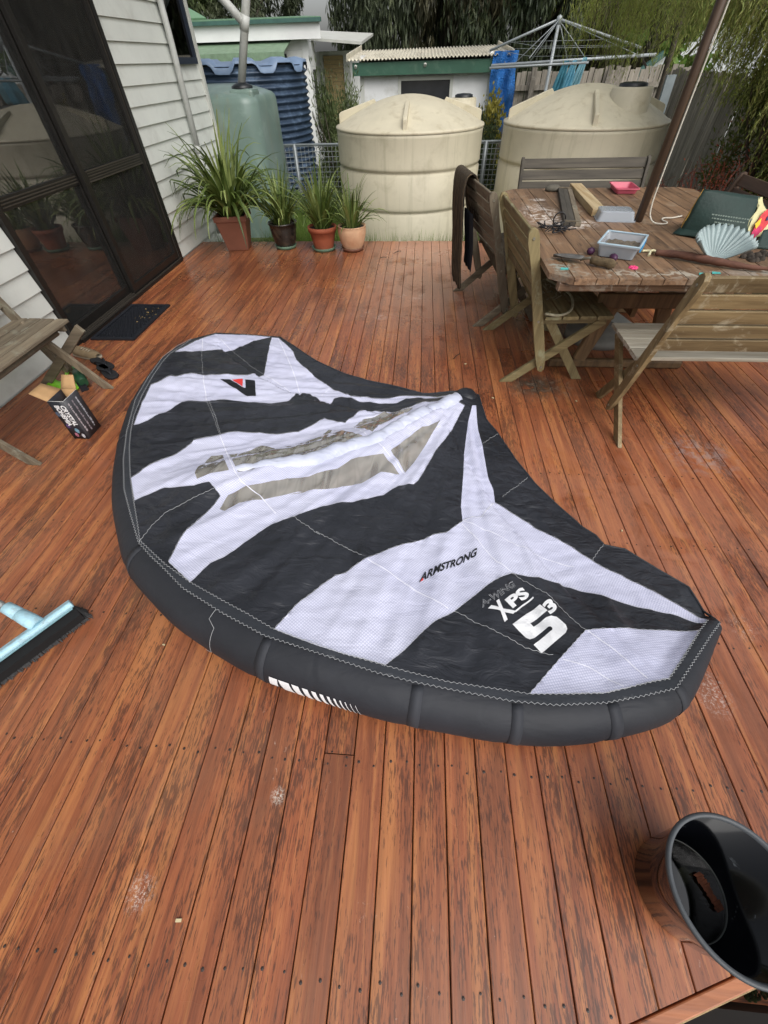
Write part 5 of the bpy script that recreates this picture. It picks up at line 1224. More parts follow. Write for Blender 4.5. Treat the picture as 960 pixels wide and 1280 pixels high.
def potplant(name, c, pot, n, L, w_, droop, label, sprd=.06, el=(50, 88), saucer=None, ph=.25, lean=None, seed=1):
    t = thing(name, c, label, 'potted plant'); rb = random.Random(seed)
    pot(t)
    for i in range(n):
        az = rb.uniform(0, 6.283); e = math.radians(rb.uniform(*el)); r_ = rb.uniform(0, sprd)
        p = (c[0]+r_*math.cos(az), c[1]+r_*math.sin(az), c[2]+ph)
        if lean and rb.random() < lean[2]: az = lean[0]+rb.gauss(0, lean[1])
        vs, fs = blade(p, az, e, L*rb.uniform(.5, 1.15), w_*rb.uniform(.7, 1.2), droop*rb.uniform(.5, 1.5))
        if any(v_[0] < WX+.03 for v_ in vs): vs = [Vector((max(v_[0], WX+.03+.01*rb.random()), v_[1], max(v_[2], .02))) for v_ in vs]
        vs = [Vector((v_[0], v_[1], max(v_[2], .015))) for v_ in vs]
        q = MB(); q.add(vs, fs, True); q.build('leaf', MT['strap'], t)
    return t
MT['terra'] = plain('terracotta', (158, 84, 56), .75, .12, 8, .3, dirt=(120, 90, 70)); MT['terrad'] = plain('dull_terracotta', (122, 76, 58), .6, .1, 5, .2)
MT['glaze'] = plain('dark_glaze', (44, 40, 36), .25, .35, 7, dirt=(92, 78, 62), dsc=6); MT['pinkpot'] = plain('pinkish_clay', (206, 166, 132), .8, .08, 6, .3, dirt=(180, 130, 96))
MT['saucerg'] = plain('faded_green_plastic', (92, 118, 98), .6, .12, 12); MT['saucerb'] = plain('brown_saucer', (112, 72, 54), .6, .15, 12); MT['potsoil'] = plain('potting_soil', (40, 30, 22), .95, .3, 40, .8)
def sqpot(t):
    q = MB(); s0, s1, h = .115, .17, .335; c = (-2.115, 5.335)
    R_z = math.radians(8)
    def rg(s, z_): return [(c[0]+s*(math.cos(R_z+a)*1.414), c[1]+s*math.sin(R_z+a)*1.414, z_) for a in [math.pi/4+k*math.pi/2 for k in range(4)]]
    seq = [rg(s0, .002), rg(s1-.006, h-.05), rg(s1+.006, h-.048), rg(s1+.008, h), rg(s1-.014, h), rg(s1-.02, h-.045)]
    vs = [p for r_ in seq for p in r_]; fs = [(i*4+k, i*4+(k+1) % 4, (i+1)*4+(k+1) % 4, (i+1)*4+k) for i in range(5) for k in range(4)]+[(3, 2, 1, 0)]
    q.add(vs, fs); q.build('pot', MT['terrad'], t, bevel=.004); MB().add(rg(s1-.02, h-.04), [(0, 1, 2, 3)]).build('soil', MT['potsoil'], t)
def rpot(cx_, cy_, m_, prof, ms, z0=.03, saucer=True, rs=.125):
    def f(t):
        MB().lathe(prof, (cx_, cy_, z0), 40).build('pot', m_, t)
        h = prof[-1][1]; MB().lathe([(.0005, .005), (prof[-1][0]-.001, 0)], (cx_, cy_, z0+h-.0), 24).build('soil', MT['potsoil'], t)
        if saucer: MB().lathe([(.0005, .0), (rs*.85, .0), (rs, .035), (rs-.006, .035), (rs*.82, .008), (.0005, .008)], (cx_, cy_, .001), 40).build('saucer', ms, t)
    return f
potplant('potted_strap_plant', (-2.115, 5.335, 0), sqpot, 250, .80, .036, 2.7, 'largest strap-leaved plant in a square terracotta pot beside the house wall', .10, (35, 85), ph=.30, seed=3)
potplant('potted_strap_plant', (-1.555, 5.335, 0), rpot(-1.555, 5.335, MT['glaze'], [(.10, 0), (.13, .08), (.15, .18), (.153, .222), (.162, .225), (.164, .24), (.15, .242), (.145, .215)], MT['saucerg'], .014), 120, .52, .024, 1.9, 'strap-leaved plant in a dark glazed pot on a green saucer', .08, (48, 88), ph=.22, seed=4)
potplant('potted_strap_plant', (-1.09, 5.26, 0), rpot(-1.09, 5.26, MT['terra'], [(.105, 0), (.128, .10), (.141, .15), (.144, .152), (.147, .17), (.158, .172), (.163, .215), (.15, .217), (.143, .195)], MT['saucerg'], .014, True, .14), 120, .55, .026, 1.8, 'strap-leaved plant in a ribbed terracotta pot on a green saucer', .08, (50, 89), ph=.2, seed=5)
potplant('potted_strap_plant', (-.755, 5.25, 0), rpot(-.755, 5.25, MT['pinkpot'], [(.10, 0), (.135, .07), (.155, .15), (.157, .19), (.152, .215), (.158, .222), (.146, .224), (.14, .205)], MT['saucerb'], .014, True, .13), 80, .50, .020, 1.8, 'sparser strap-leaved plant in a pinkish clay pot, rightmost of the row', .07, (40, 88), ph=.2, seed=6)

# ============================================================ TANKS
MT['beige'] = plain('beige_poly_tank', (192, 185, 162), .55, .04, 3, .12, .003, dirt=(164, 157, 134), dsc=3.5)
MT['beigel'] = plain('beige_tank_lid', (198, 190, 166), .55, .05, 4, .2, .003, dirt=(170, 159, 132), dsc=7)
MT['blackcap'] = plain('black_cap', (26, 30, 34), .4)
def beige_tank(c, r, zr, base, label, neck, fins, zp=1.15):
    t = thing('water_tank', (c[0], c[1], base), label, 'water tank', 'beige water tanks behind the deck')
    pf = [(r, base)]
    rings = [zr-.345, zr-.345-.395, zr-.345-.395*2]
    z_ = base
    for rz_ in reversed(rings):
        if rz_-.03 > base: pf += [(r, rz_-.035), (r-.012, rz_-.022), (r-.022, rz_), (r-.004, rz_+.012), (r+.004, rz_+.03), (r, rz_+.05)]
    pf += [(r, zr-.04), (r+.003, zr-.012), (r-.012, zr)]
    MB().lathe(pf, (c[0], c[1], 0), 96).build('wall', MT['beige'], t)
    lid = [(r+.004, zr-.004), (r+.012, zr+.006), (r+.008, zr+.022), (r-.03, zr+.034)]
    for k in range(1, 13): s_ = k/12; lid.append(((r-.03)*(1-s_)+.0005, zr+.034+(zp-zr-.034)*(1-(1-s_)**1.45*1.0 if False else math.sin(s_*math.pi/2)**.95)))
    ld = MB().lathe(lid, (c[0], c[1], 0), 96).build('roof', MT['beigel'], t)
    for a in fins:
        a = math.radians(a); d = Vector((math.cos(a), math.sin(a), 0)); s_ = Vector((-d.y, d.x, 0)); o = Vector((c[0], c[1], 0))
        pr = [(r-.035, zr+.03), (r-.035, zr+.125), (r-.06, zr+.145), (r*.48, zp-.035), (r*.44, zp-.08), (r*.7, zr+.1)]
        q = MB(); vs = [o+d*x_+Vector((0, 0, z2))+s_*yy for yy in (-.024, .024) for x_, z2 in pr]; n_ = len(pr)
        q.add(vs, [tuple(range(n_)), tuple(range(2*n_-1, n_-1, -1))]+[(i, (i+1) % n_, (i+1) % n_+n_, i+n_) for i in range(n_)])
        f_ = q.build('lifting_fin', MT['beigel'], ld, bevel=.006, recalc=True)
    nx_, ny_, nr, nz = neck
    MB().lathe([(nr+.02, -.34), (nr, .0), (nr-.015, .01), (.0005, .012)], (nx_, ny_, nz), 40).build('neck', MT['beigel'], t)
    MB().lathe([(.0005, .05), (nr*.5, .045), (nr*.68, .035), (nr*.7, .01)], (nx_, ny_, nz), 32).build('cap', MT['blackcap'], t)
    return t
beige_tank((-.184, 7.2), .945, .86, -.32, 'beige round water tank with ribbed dome lid behind the potted plants', (.52, 7.75, .17, 1.07), (182, 268, 2, 92))
beige_tank((2.02, 7.22), .985, .865, -.32, 'beige round water tank with neck on its lid behind the table', (2.33, 6.72, .215, 1.17), (180, 262, 2, 92), 1.2)
# green tank
MT['gtank'] = plain('sage_green_tank', (112, 132, 124), .32, .05, 3, .06, dirt=(140, 160, 150), dsc=3)
gt = thing('green_water_tank', (-2.62, 7.55, -.32), 'sage green slimline water tank beside the house corner with a white pipe', 'water tank')
def rrect(cx_, cy_, hx_, hy_, r_, z_, n=8):
    o = []
    for a0, sx, sy in ((0, 1, 1), (1, -1, 1), (2, -1, -1), (3, 1, -1)):
        for k in range(n+1): a = (a0+k/n)*math.pi/2; o.append((cx_+sx*(hx_-r_)+r_*math.cos(a), cy_+sy*(hy_-r_)+r_*math.sin(a), z_))
    return o
seq = []
for z_, ins in ((-.32, 0), (.2, -.0), (.9, 0), (1.10, 0), (1.15, .012), (1.18, .045), (1.21, .13), (1.245, .25), (1.27, .34)): seq.append(rrect(-2.70, 7.55, .60-ins, .62-ins, max(.06, .20-ins*.3), z_))
n_ = len(seq[0]); q = MB(); q.add([p for s_ in seq for p in s_], [(i*n_+k, i*n_+(k+1) % n_, (i+1)*n_+(k+1) % n_, (i+1)*n_+k) for i in range(len(seq)-1) for k in range(n_)]+[tuple((len(seq)-1)*n_+k for k in range(n_))], True)
q.build('tank_body', MT['gtank'], gt, recalc=True)
MB().box2((-2.44, 7.04, 1.13), (-2.14, 7.36, 1.235)).build('inlet_pad', MT['gtank'], gt, bevel=.03)
MB().lathe([(.13, 0), (.13, .02), (.06, .05), (.0005, .055)], (-2.30, 7.18, 1.235), 28).build('inlet_strainer', MT['blackcap'], gt)
pp_ = thing('white_pipe', (-2.30, 7.18, 1.27), 'white downpipe rising out of the green water tank', 'pipe')
MB().tube([(-2.30, 7.18, 1.27), (-2.06, 7.2, 1.92), (-1.85, 7.22, 2.5)], .046, 18).build('upright', MT['pipe'], pp_)
MB().tube([(-2.13, 7.19, 1.75), (-2.33, 7.2, 1.93), (-2.9, 7.2, 2.42)], .043, 16).build('branch', MT['pipe'], pp_)
MB().tube([(-2.15, 7.195, 1.69), (-2.10, 7.197, 1.81)], .051, 18).build('collar', MT['pipe'], pp_)
# blue corrugated tank
MT['btank'] = plain('blue_corrugated', (50, 66, 86), .45, .08, 4, .1, dirt=(110, 132, 158), dsc=4)
bt = thing('corrugated_water_tank', (-3.05, 9.4, -.5), 'blue corrugated round water tank behind the green one', 'water tank')
rB = 1.1; pf = []
for k in range(0, 206): z_ = -.5+k*.00935; pf.append((rB+.020*math.sin(k*2*math.pi/8.5), z_))
MB().lathe(pf, (-3.05, 9.4, 0), 80).build('tank_body', MT['btank'], bt)
q = MB(); rows = []
for i in range(9):
    row = []
    for k in range(145):
        a = 2*math.pi*k/144; r_ = rB*(1.01-.9*(i/8)) if i else rB*1.03
        lob = .5+.5*math.cos(a*11); sc_ = max(0, min(1, (lob-.25)*3)); z_ = 1.45+.02*(i/8)+(.0 if i else -.10*(1-sc_)-.01)
        if i == 0: r_ = rB*1.035
        if i == 1: r_ = rB*(1.03); z_ = 1.40+.07*sc_
        if i == 2: r_ = rB*(.90); z_ = 1.43+.07*sc_
        row.append((-3.05+r_*math.cos(a), 9.4+r_*math.sin(a), z_))
    rows.append(row)
q.grid(rows); q.build('scalloped_lid', plain('pale_blue_lid', (112, 132, 158), .4, .08, 5), bt)
# wire mesh fence between the tanks
MT['wire'] = plain('galvanised_wire', (150, 156, 158), .45, .1, metal=.3)
wf = thing('mesh_fence', (-.5, 8.0, -.3), 'low galvanised wire mesh fence running behind the tanks', 'fence')
q = MB(); yF = 8.05
for k in range(15): z_ = -.25+k*.06; q.add(*[[(-3.0, yF, z_-.0035), (1.6, yF, z_-.0035), (1.6, yF, z_+.0035), (-3.0, yF, z_+.0035), (-3.0, yF+.006, z_), (1.6, yF+.006, z_)], [(0, 1, 2, 3), (0, 4, 5, 1), (3, 2, 5, 4)]])
for k in range(77): x_ = -3.0+k*.06; q.add([(x_-.003, yF-.004, -.28), (x_+.003, yF-.004, -.28), (x_+.003, yF-.004, .60), (x_-.003, yF-.004, .60)], [(0, 1, 2, 3)])
q.build('wire_mesh', MT['wire'], wf, kind='stuff')
MB().tube([(-3.0, yF, .61), (1.6, yF, .61)], .014, 8).build('top_rail', MT['wire'], wf)
for x_ in (-1.95, -.9, .93): MB().tube([(x_, yF, -.35), (x_, yF, .62)], .02, 10).build('post', MT['wire'], wf)

# ============================================================ SHED
MT['shedw'] = plain('white_fibro', (230, 231, 231), .75, .03, 3, .15, dirt=(184, 184, 178), dsc=2)
MT['shedg'] = plain('dark_green_paint', (52, 92, 74), .5, .08, 4, dirt=(84, 110, 92), dsc=8)
MT['roofw'] = plain('stained_white_roof', (196, 190, 172), .7, .12, 3, .3, dirt=(110, 96, 74), dsc=5)
sh_ = thing('garden_shed', (0, 13, -.6), 'white shed with a dark green fascia and stained corrugated roof', 'shed')
YS = 12.0
MB().box2((-1.32, YS, -.7), (-.50, YS+.05, 1.34)).box2((-.50, YS, -.7), (.50, YS+.05, .78)).box2((-.50, YS, 1.14), (.50, YS+.05, 1.34)).box2((.50, YS, -.7), (1.31, YS+.05, 1.34)).build('front_wall', MT['shedw'], sh_)
MB().box2((-1.32, YS+.05, -.7), (-1.27, YS+2.4, 1.5)).box2((1.26, YS+.05, -.7), (1.31, YS+2.4, 1.5)).box2((-1.32, YS+2.4, -.7), (1.31, YS+2.45, 1.5)).build('side_wall', MT['shedw'], sh_)
for a_, b_ in ((-1.34, -1.26), (1.25, 1.32)): MB().box2((a_, YS-.02, -.7), (b_, YS-.002, 1.2)).build('cover_strip', MT['trim'], sh_)
wn = MB().box2((-.56, YS-.03, .72), (-.50, YS+.02, 1.20)).box2((.50, YS-.03, .72), (.56, YS+.02, 1.20)).box2((-.50, YS-.03, 1.14), (.50, YS+.02, 1.20)).box2((-.50, YS-.03, .72), (.50, YS+.02, .78)).build('window', MT['trim'], sh_)
MB().box2((-.5, YS+.01, .78), (.5, YS+.016, 1.14)).build('pane', plain('dark_pane', (52, 54, 58), .2, .2, 2), wn)
MB().box2((-1.47, YS-.16, 1.225), (1.60, YS-.13, 1.405)).build('fascia', MT['shedg'], sh_)
q = MB(); rows = []
nC = 44*6
for i in range(9):
    s_ = i/8; y_ = YS-.22+s_*2.8
    rows.append([(-1.55+3.2*k/nC, y_, 1.435+.15*s_+.014*math.cos(2*math.pi*k/6)+.018*(k/nC)) for k in range(nC+1)])
q.grid(rows); q.build('corrugated_roof', MT['roofw'], sh_, solid=.006)
for x_, l_ in ((-1.40, 'a'), (-.02, 'b'), (1.5, 'c')):
    MB().tube([(x_, YS-.17, 1.36), (x_, YS-.19, 1.34)], .03, 12).build('fascia_cap', MT['trim'], sh_)
for a_ in (-1.56, 1.66): MB().beam((a_, YS-.2, 1.47), (a_, YS+2.5, 1.62), .10, .03, (1, 0, 0)).build('barge_board', MT['roofw'], sh_)
# blue tarp
q = MB(); rows = []
for i in range(17):
    r_ = []
    for k in range(21):
        u_, v_ = k/20, i/16; r_.append((1.30+.46*u_+.10*v_*u_-.03*math.sin(v_*6), 11.75+.05*math.sin(u_*13+v_*3)+.03*math.sin(v_*21+u_*9), 1.50-1.15*v_))
    rows.append(r_)
q.grid(rows); q.build('blue_tarp', plain('blue_tarpaulin', (34, 112, 190), .4, .12, 5, .9, .05), None, 'crumpled bright blue tarp hanging at the right end of the shed', 'tarp')

# ============================================================ NEIGHBOUR HOUSE
nh = thing('neighbour_house', (-4.5, 16, -.6), 'white weatherboard house with green roof edges behind the blue tank', 'house')
MT['nwall'] = plain('neighbour_white', (228, 229, 227), .7, .03, 3); MT['ngreen'] = plain('green_roof', (104, 138, 108), .5, .06, 3); MT['ngreend'] = plain('teal_gutter', (62, 96, 88), .5); MT['shade'] = plain('dark_void', (40, 42, 42), .9)
for k in range(19):
    z_ = -.6+k*.14
    if 1.05 < z_ < 9: MB().box2((-7.5, 15.0, z_), (-2.97, 15.1, z_+.136)).build('weatherboard', MT['nwall'], nh)
    else: MB().box2((-7.5, 15.0, z_), (-2.97, 15.1, z_+.136)).build('weatherboard', MT['nwall'], nh)
    MB().box2((-3.07, 15.13, z_), (-2.95, 15.9, z_+.136)).build('weatherboard', MT['nwall'], nh)
MB().box2((-3.09, 14.97, -.6), (-2.93, 15.13, 2.05)).build('corner_post', MT['nwall'], nh)
MB().box2((-8.2, 14.7, 1.80), (-2.55, 14.74, 2.06)).build('fascia', MT['nwall'], nh)
MB().box2((-8.2, 14.6, 2.055), (-2.5, 14.72, 2.12)).build('gutter', MT['ngreend'], nh)
MB().add([(-8.2, 14.66, 2.12), (-2.5, 14.66, 2.12), (-3.6, 18.5, 2.32), (-8.2, 18.5, 2.32)], [(0, 1, 2, 3)]).build('roof', MT['ngreen'], nh, solid=.03)
MB().add([(-8.2, 15.2, 2.2), (-5.5, 15.4, 2.2), (-7.6, 16.8, 2.95), (-9.2, 16.8, 2.95)], [(0, 1, 2, 3)]).build('roof', MT['ngreen'], nh, solid=.03)
# green window awning and dark window
aw = MB().add([(-6.6, 15.0, 1.80), (-3.35, 15.0, 1.80), (-3.35, 14.1, 1.60), (-6.6, 14.1, 1.60), (-6.6, 14.1, 1.46), (-3.35, 14.1, 1.46)], [(0, 1, 2, 3), (3, 2, 5, 4)]).build('awning', plain('sage_awning', (118, 142, 116), .5), nh, solid=.02)
MB().box2((-6.4, 14.96, .6), (-3.5, 14.99, 1.58)).build('window', MT['shade'], nh)
MB().box2((-4.55, 14.3, .6), (-4.47, 14.36, 1.5)).build('post', MT['nwall'], nh)
# side porch with tan shutter
MB().box2((-3.2, 16.9, -.6), (-1.9, 17.0, 1.62)).build('porch_wall', MT['nwall'], nh)
for k in range(24): MB().box2((-2.90, 16.84, -.45+k*.083), (-2.34, 16.88, -.45+k*.083+.078)).build('shutter_slat', plain('tan_shutter', (178, 156, 110), .6, .06) if k == 0 else bpy.data.materials['tan_shutter'], nh)
MB().box2((-3.0, 16.8, -.6), (-2.91, 16.9, 1.62)).box2((-2.33, 16.8, -.6), (-2.15, 16.9, 1.62)).box2((-2.91, 16.8, 1.55), (-2.33, 16.9, 1.62)).build('shutter_frame', MT['trim'], nh)
MB().add([(-3.0, 17.2, 1.98), (-1.5, 17.2, 1.90), (-1.65, 15.5, 1.72), (-3.0, 15.5, 1.82)], [(0, 1, 2, 3)]).build('porch_roof', MT['trim'], nh, solid=.05)
MB().box2((-2.1, 17.0, -.6), (-1.6, 17.05, 1.6)).build('dark_gap', MT['shade'], nh)
MB().box2((-2.948, 15.4, .2), (-2.93, 15.75, 1.3)).build('side_window', MT['shade'], nh)
# far white house at the right
fh = thing('far_house', (7.5, 16, -.6), 'white gabled house glimpsed between the trees at the upper right', 'house')
MB().add([(5.6, 16, -.6), (9.5, 16, -.6), (9.5, 16, 2.9), (8.4, 16, 2.9), (5.6, 16, 1.05)], [(0, 1, 2, 3, 4)]).build('gable_wall', plain('bright_white_wall', (222, 226, 228), .6, .02), fh, solid=.05)
MB().beam((5.3, 15.85, .92), (8.5, 15.85, 3.05), .12, .2, (0, 1, 0)).build('barge_board', MT['ngreend'], fh)
MB().box2((9.5, 16, -.6), (9.4, 22, 2.9)).build('side_wall', MT['shedw'], fh)

# ============================================================ PALING FENCES
for ax in 'Z': wmat('paling', (108, 102, 92), (168, 160, 148), 'Z', rough=.9, lich=(160, 156, 146))
fb_ = thing('paling_fence', (3, 11.5, -.55), 'grey weathered timber paling fence across the back of the yard', 'fence')
x_ = 1.75
while x_ < 4.9:
    w_ = random.uniform(.085, .1); h_ = 1.24+random.uniform(-.03, .03)
    MB().box((x_+w_/2, 11.5+random.uniform(-.006, .006), (h_-.55)/2), (w_-.004, .014, h_+.55), Euler((0, random.gauss(0, .008), 0)).to_matrix()).build('paling', MT['paling'], fb_); x_ += w_+.003
for z_ in (.05, .98): MB().box2((1.75, 11.43, z_), (4.9, 11.48, z_+.07)).build('rail', MT['paling'], fb_)
for x_ in (2.0, 3.4): MB().box2((x_, 11.36, -.5), (x_+.09, 11.43, 1.28)).build('post', MT['paling'], fb_)
fs_ = thing('paling_fence', (4.3, 8, -.3), 'leaning grey paling fence along the right side behind the willow', 'fence')
y_ = 4.2
while y_ < 10.9:
    w_ = random.uniform(.09, .11); h_ = 1.22+random.uniform(-.03, .03)
    MB().box((4.3+random.uniform(-.008, .008), y_+w_/2, (h_-.35)/2), (.016, w_-.005, h_+.35), Euler((random.gauss(0, .012), 0, 0)).to_matrix()).build('paling', MT['paling'], fs_); y_ += w_+.003
for z_ in (.0, .95): MB().box2((4.32, 4.2, z_), (4.37, 10.9, z_+.07)).build('rail', MT['paling'], fs_)
MB().box((3.66, 9.0, .42), (.13, .05, 1.56), Euler((0, math.radians(-3), 0)).to_matrix()).build('grey_board', plain('blue_grey_board', (142, 152, 156), .7, .08), None, 'pale blue-grey board standing upright behind the right water tank', 'board')

# ============================================================ CLOTHES HOIST
MT['galv'] = plain('galvanised_pipe', (176, 182, 184), .4, .06, 6, metal=.2)
hy = 10.5; hx_ = 2.14
ho = thing('clothes_hoist', (hx_, hy, -.5), 'galvanised rotary clothes hoist with wires behind the right water tank', 'clothesline')
MB().tube([(hx_, hy, -.6), (hx_, hy, 1.82)], .026, 12).build('mast', MT['galv'], ho)
MB().lathe([(.0005, 1.86), (.04, 1.84), (.045, 1.80), (.03, 1.76)], (hx_, hy, 0), 14).build('hub', MT['galv'], ho)
ends = []
for k, (dx, dy, dz) in enumerate(((-1.02, .45, 1.50), (1.55, .35, 1.48), (-.55, -1.0, 1.40), (1.15, -1.0, 1.38))):
    e = (hx_+dx, hy+dy, dz); ends.append(e); MB().tube([(hx_, hy, 1.81), e], .018 if k < 2 else .006, 10).build('arm', MT['galv'], ho)
MB().tube([(hx_-1.0, hy+.1, 1.325), (hx_+1.75, hy+.1, 1.395)], .021, 10).build('line_bar', MT['galv'], ho)
MB().tube([(hx_-1.05, hy-.12, 1.30), (hx_+.6, hy-.12, 1.33)], .016, 10).build('line_bar', MT['galv'], ho)
q = MB()
for dx, dz in ((-.62, 1.33), (-.36, 1.335), (.30, 1.35), (.62, 1.36)): q.tube([(hx_, hy, 1.80), (hx_+dx, hy+.1, dz)], .006, 5)
for a, b in ((0, 2), (2, 3), (3, 1), (1, 0)): 
    for f_ in (.95, .7): q.tube([Vector((hx_, hy, 1.81)).lerp(Vector(ends[a]), f_), Vector((hx_, hy, 1.81)).lerp(Vector(ends[b]), f_)], .003, 4)
q.build('wire', MT['galv'], ho)
def garment(name, x_, w_, top, bot, m_, label, sl=.0, peg=True):
    rows = []
    for i in range(11):
        v_ = i/10; rows.append([(x_+w_*(u_/12-.5)*(.35+.65*v_**.6)+sl*v_, hy+.08+.035*math.sin(u_*1.6+v_*2), top-(top-bot)*v_+.02*math.sin(u_*1.3)*v_) for u_ in range(13)])
    MB().grid(rows).build(name, m_, None, label, 'washing', solid=.006)
cb1 = plain('sky_blue_cloth', (130, 200, 226), .8, .15, 8); cb2 = plain('teal_cloth', (90, 162, 184), .8, .15, 8); cb3 = plain('pale_aqua_cloth', (150, 200, 214), .8, .1, 8)
garment('hanging_cloth', 2.42, .20, 1.36, .93, cb2, 'teal cloth pegged on the hoist, leftmost', -.08)
garment('hanging_cloth', 2.56, .18, 1.36, 1.0, cb1, 'sky blue cloth pegged in the middle of the hoist washing', -.06)
garment('hanging_cloth', 2.72, .17, 1.39, 1.02, cb3, 'pale aqua cloth pegged on the hoist, rightmost', -.08)

# ============================================================ VEGETATION
def lm(name, a, b, c, tl=.25):
    m = N(name); v = m.coord(world=True); f = m.noise(v, 1.6, 4, .7); f2 = m.noise(v, 25, 3, .7)
    col = m.ramp(m.math('ADD', m.math('MULTIPLY', f, .6), m.math('MULTIPLY', f2, .4)), [(.35, lin(a)), (.5, lin(b)), (.65, lin(c))])
    m.fin(col, .6); t = m.n('BsdfTranslucent'); m.l(col, t.inputs[0]); mx = m.n('MixShader'); mx.inputs[0].default_value = tl
    m.l(m.b.outputs[0], mx.inputs[1]); m.l(t.outputs[0], mx.inputs[2]); m.l(mx.outputs[0], m.out.inputs['Surface']); return m.m
MT['bark'] = plain('grey_bark', (84, 76, 66), .95, .2, 12, .8, .01)
def leaves(P, D, size, asp=.35, rng=RNG, jit=.8):
    """one folded diamond leaf per point"""
    n_ = len(P); D = D+rng.normal(0, jit, (n_, 3)); D /= np.linalg.norm(D, axis=1)[:, None]
    S = np.cross(D, rng.normal(0, 1, (n_, 3))); S /= np.linalg.norm(S, axis=1)[:, None]
    s_ = (size*rng.uniform(.55, 1.3, n_))[:, None]
    V = np.stack([P-D*s_*.5, P+S*s_*asp*.5, P+D*s_*.5, P-S*s_*asp*.5], 1).reshape(-1, 3)
    return V, np.arange(4*n_).reshape(-1, 4)
def crown(name, V, Q, m_, parent, loc):
    me = fastmesh(name, V-np.array(loc), Q); me.materials.append(m_); o = bpy.data.objects.new(name, me); COL.objects.link(o); o.parent = parent; o['kind'] = 'stuff'; return o
def tree(name, c, h, r, m_, label, nclump=60, per=260, size=.09, z0=.35, group=None, droop=0.0, asp=.35, seed=1, flat=1.0):
    rng = np.random.default_rng(seed); t = thing(name, c, label, 'tree', group)
    q = MB(); top = Vector(c)+Vector((0, 0, h*.8)); rr_ = random.Random(seed)
    q.tube([Vector(c), Vector(c)+Vector((rr_.gauss(0, .1), rr_.gauss(0, .1), h*.4)), top], [h*.028, h*.02, h*.006], 10)
    cl = []
    for i in range(nclump):
        a = rng.uniform(0, 6.283); zz = z0+(1-z0)*rng.uniform(0, 1)**.9; prof = math.sin(min(1, (1-zz)/(1-z0)*1.15+.12)*math.pi/2)*(.35+.65*math.sin(max(.05, (zz-z0)/(1-z0))*math.pi)**.5)
        rr2 = r*prof*math.sqrt(rng.uniform(.15, 1)); cl.append(Vector((c[0]+rr2*math.cos(a), c[1]+rr2*math.sin(a)*flat, c[2]+h*zz)))
    for k, p in enumerate(cl[:26]):
        b = Vector(c)+Vector((0, 0, (p.z-c[2])*.62)); q.tube([b, b.lerp(p, .5)+Vector((0, 0, .05*h*.3)), p], [h*.008, h*.005, h*.0015], 6)
    q.build('trunk', MT['bark'], t)
    Ps = []; Ds = []
    for p in cl:
        s_ = r*rng.uniform(.14, .30); n_ = int(per*rng.uniform(.5, 1.4)); X = rng.normal(0, 1, (n_, 3)); X /= np.linalg.norm(X, axis=1)[:, None]; X *= (rng.uniform(0, 1, n_)**.45)[:, None]*s_
        X[:, 2] *= (.7+droop*1.4); 
        if droop: X[:, 2] -= s_*droop
        Ps.append(X+np.array(p)); Ds.append(X*(1/s_)*(1-droop)+np.array([0, 0, -1.0])*(.3+droop*2))
    V, Q = leaves(np.concatenate(Ps), np.concatenate(Ds), size, asp, rng, .5 if droop else .8); crown('crown', V, Q, m_, t, c)
    return t
conif = lm('dark_casuarina', (24, 32, 20), (50, 62, 36), (88, 94, 60)); conif2 = lm('brown_casuarina', (38, 38, 26), (72, 70, 48), (112, 106, 76)); gum = lm('gum_leaf', (30, 38, 24), (62, 72, 48), (112, 118, 88))
G_ = 'tall trees behind the shed'
tree('casuarina_tree', (-.6, 21, -.6), 9, 2.6, gum, 'olive drooping tree behind the left end of the shed roof', 100, 620, .26, .1, G_, .7, .2, 11)
tree('casuarina_tree', (.7, 20.5, -.6), 9, 2.6, conif2, 'brownish drooping tree directly behind the shed', 105, 620, .26, .1, G_, .8, .18, 12)
tree('casuarina_tree', (3.0, 20, -.6), 9, 2.5, conif, 'dark green drooping tree behind the clothes hoist', 105, 620, .26, .1, G_, .6, .2, 13)
tree('casuarina_tree', (5.6, 21, -.6), 9.5, 2.8000000000000003, conif2, 'brown-green drooping tree behind the washing', 105, 620, .26, .1, G_, .8, .18, 14)
tree('casuarina_tree', (8.8, 21.5, -.6), 9.5, 2.8000000000000003, conif, 'dark tree at the upper right behind the far house', 90, 620, .26, .1, G_, .4, .25, 15)
tree('gum_tree', (-7.0, 24, -.6), 7.5, 2.3, gum, 'gum tree above the right end of the neighbour roof', 80, 420, .2, .3, None, .3, .28, 16)
tree('gum_tree', (-9.8, 23, -.6), 7.5, 2.6, lm('bright_gum', (40, 54, 26), (84, 100, 56), (136, 148, 104)), 'lighter gum tree above the left of the neighbour roof', 80, 420, .2, .3, None, .2, .28, 17)
tree('broadleaf_tree', (4.9, 12.6, -.5), 4.2, 1.1, lm('fig_leaf', (52, 76, 26), (96, 130, 50), (140, 170, 80), .35), 'bright green large-leaved tree over the back fence corner', 26, 60, .17, .3, None, 0, .7, 18)
wild_ = lm('scrub_leaf', (52, 66, 30), (98, 112, 54), (148, 154, 90), .4)
hedge = lm('hedge_leaf', (22, 30, 14), (48, 62, 28), (84, 100, 48))
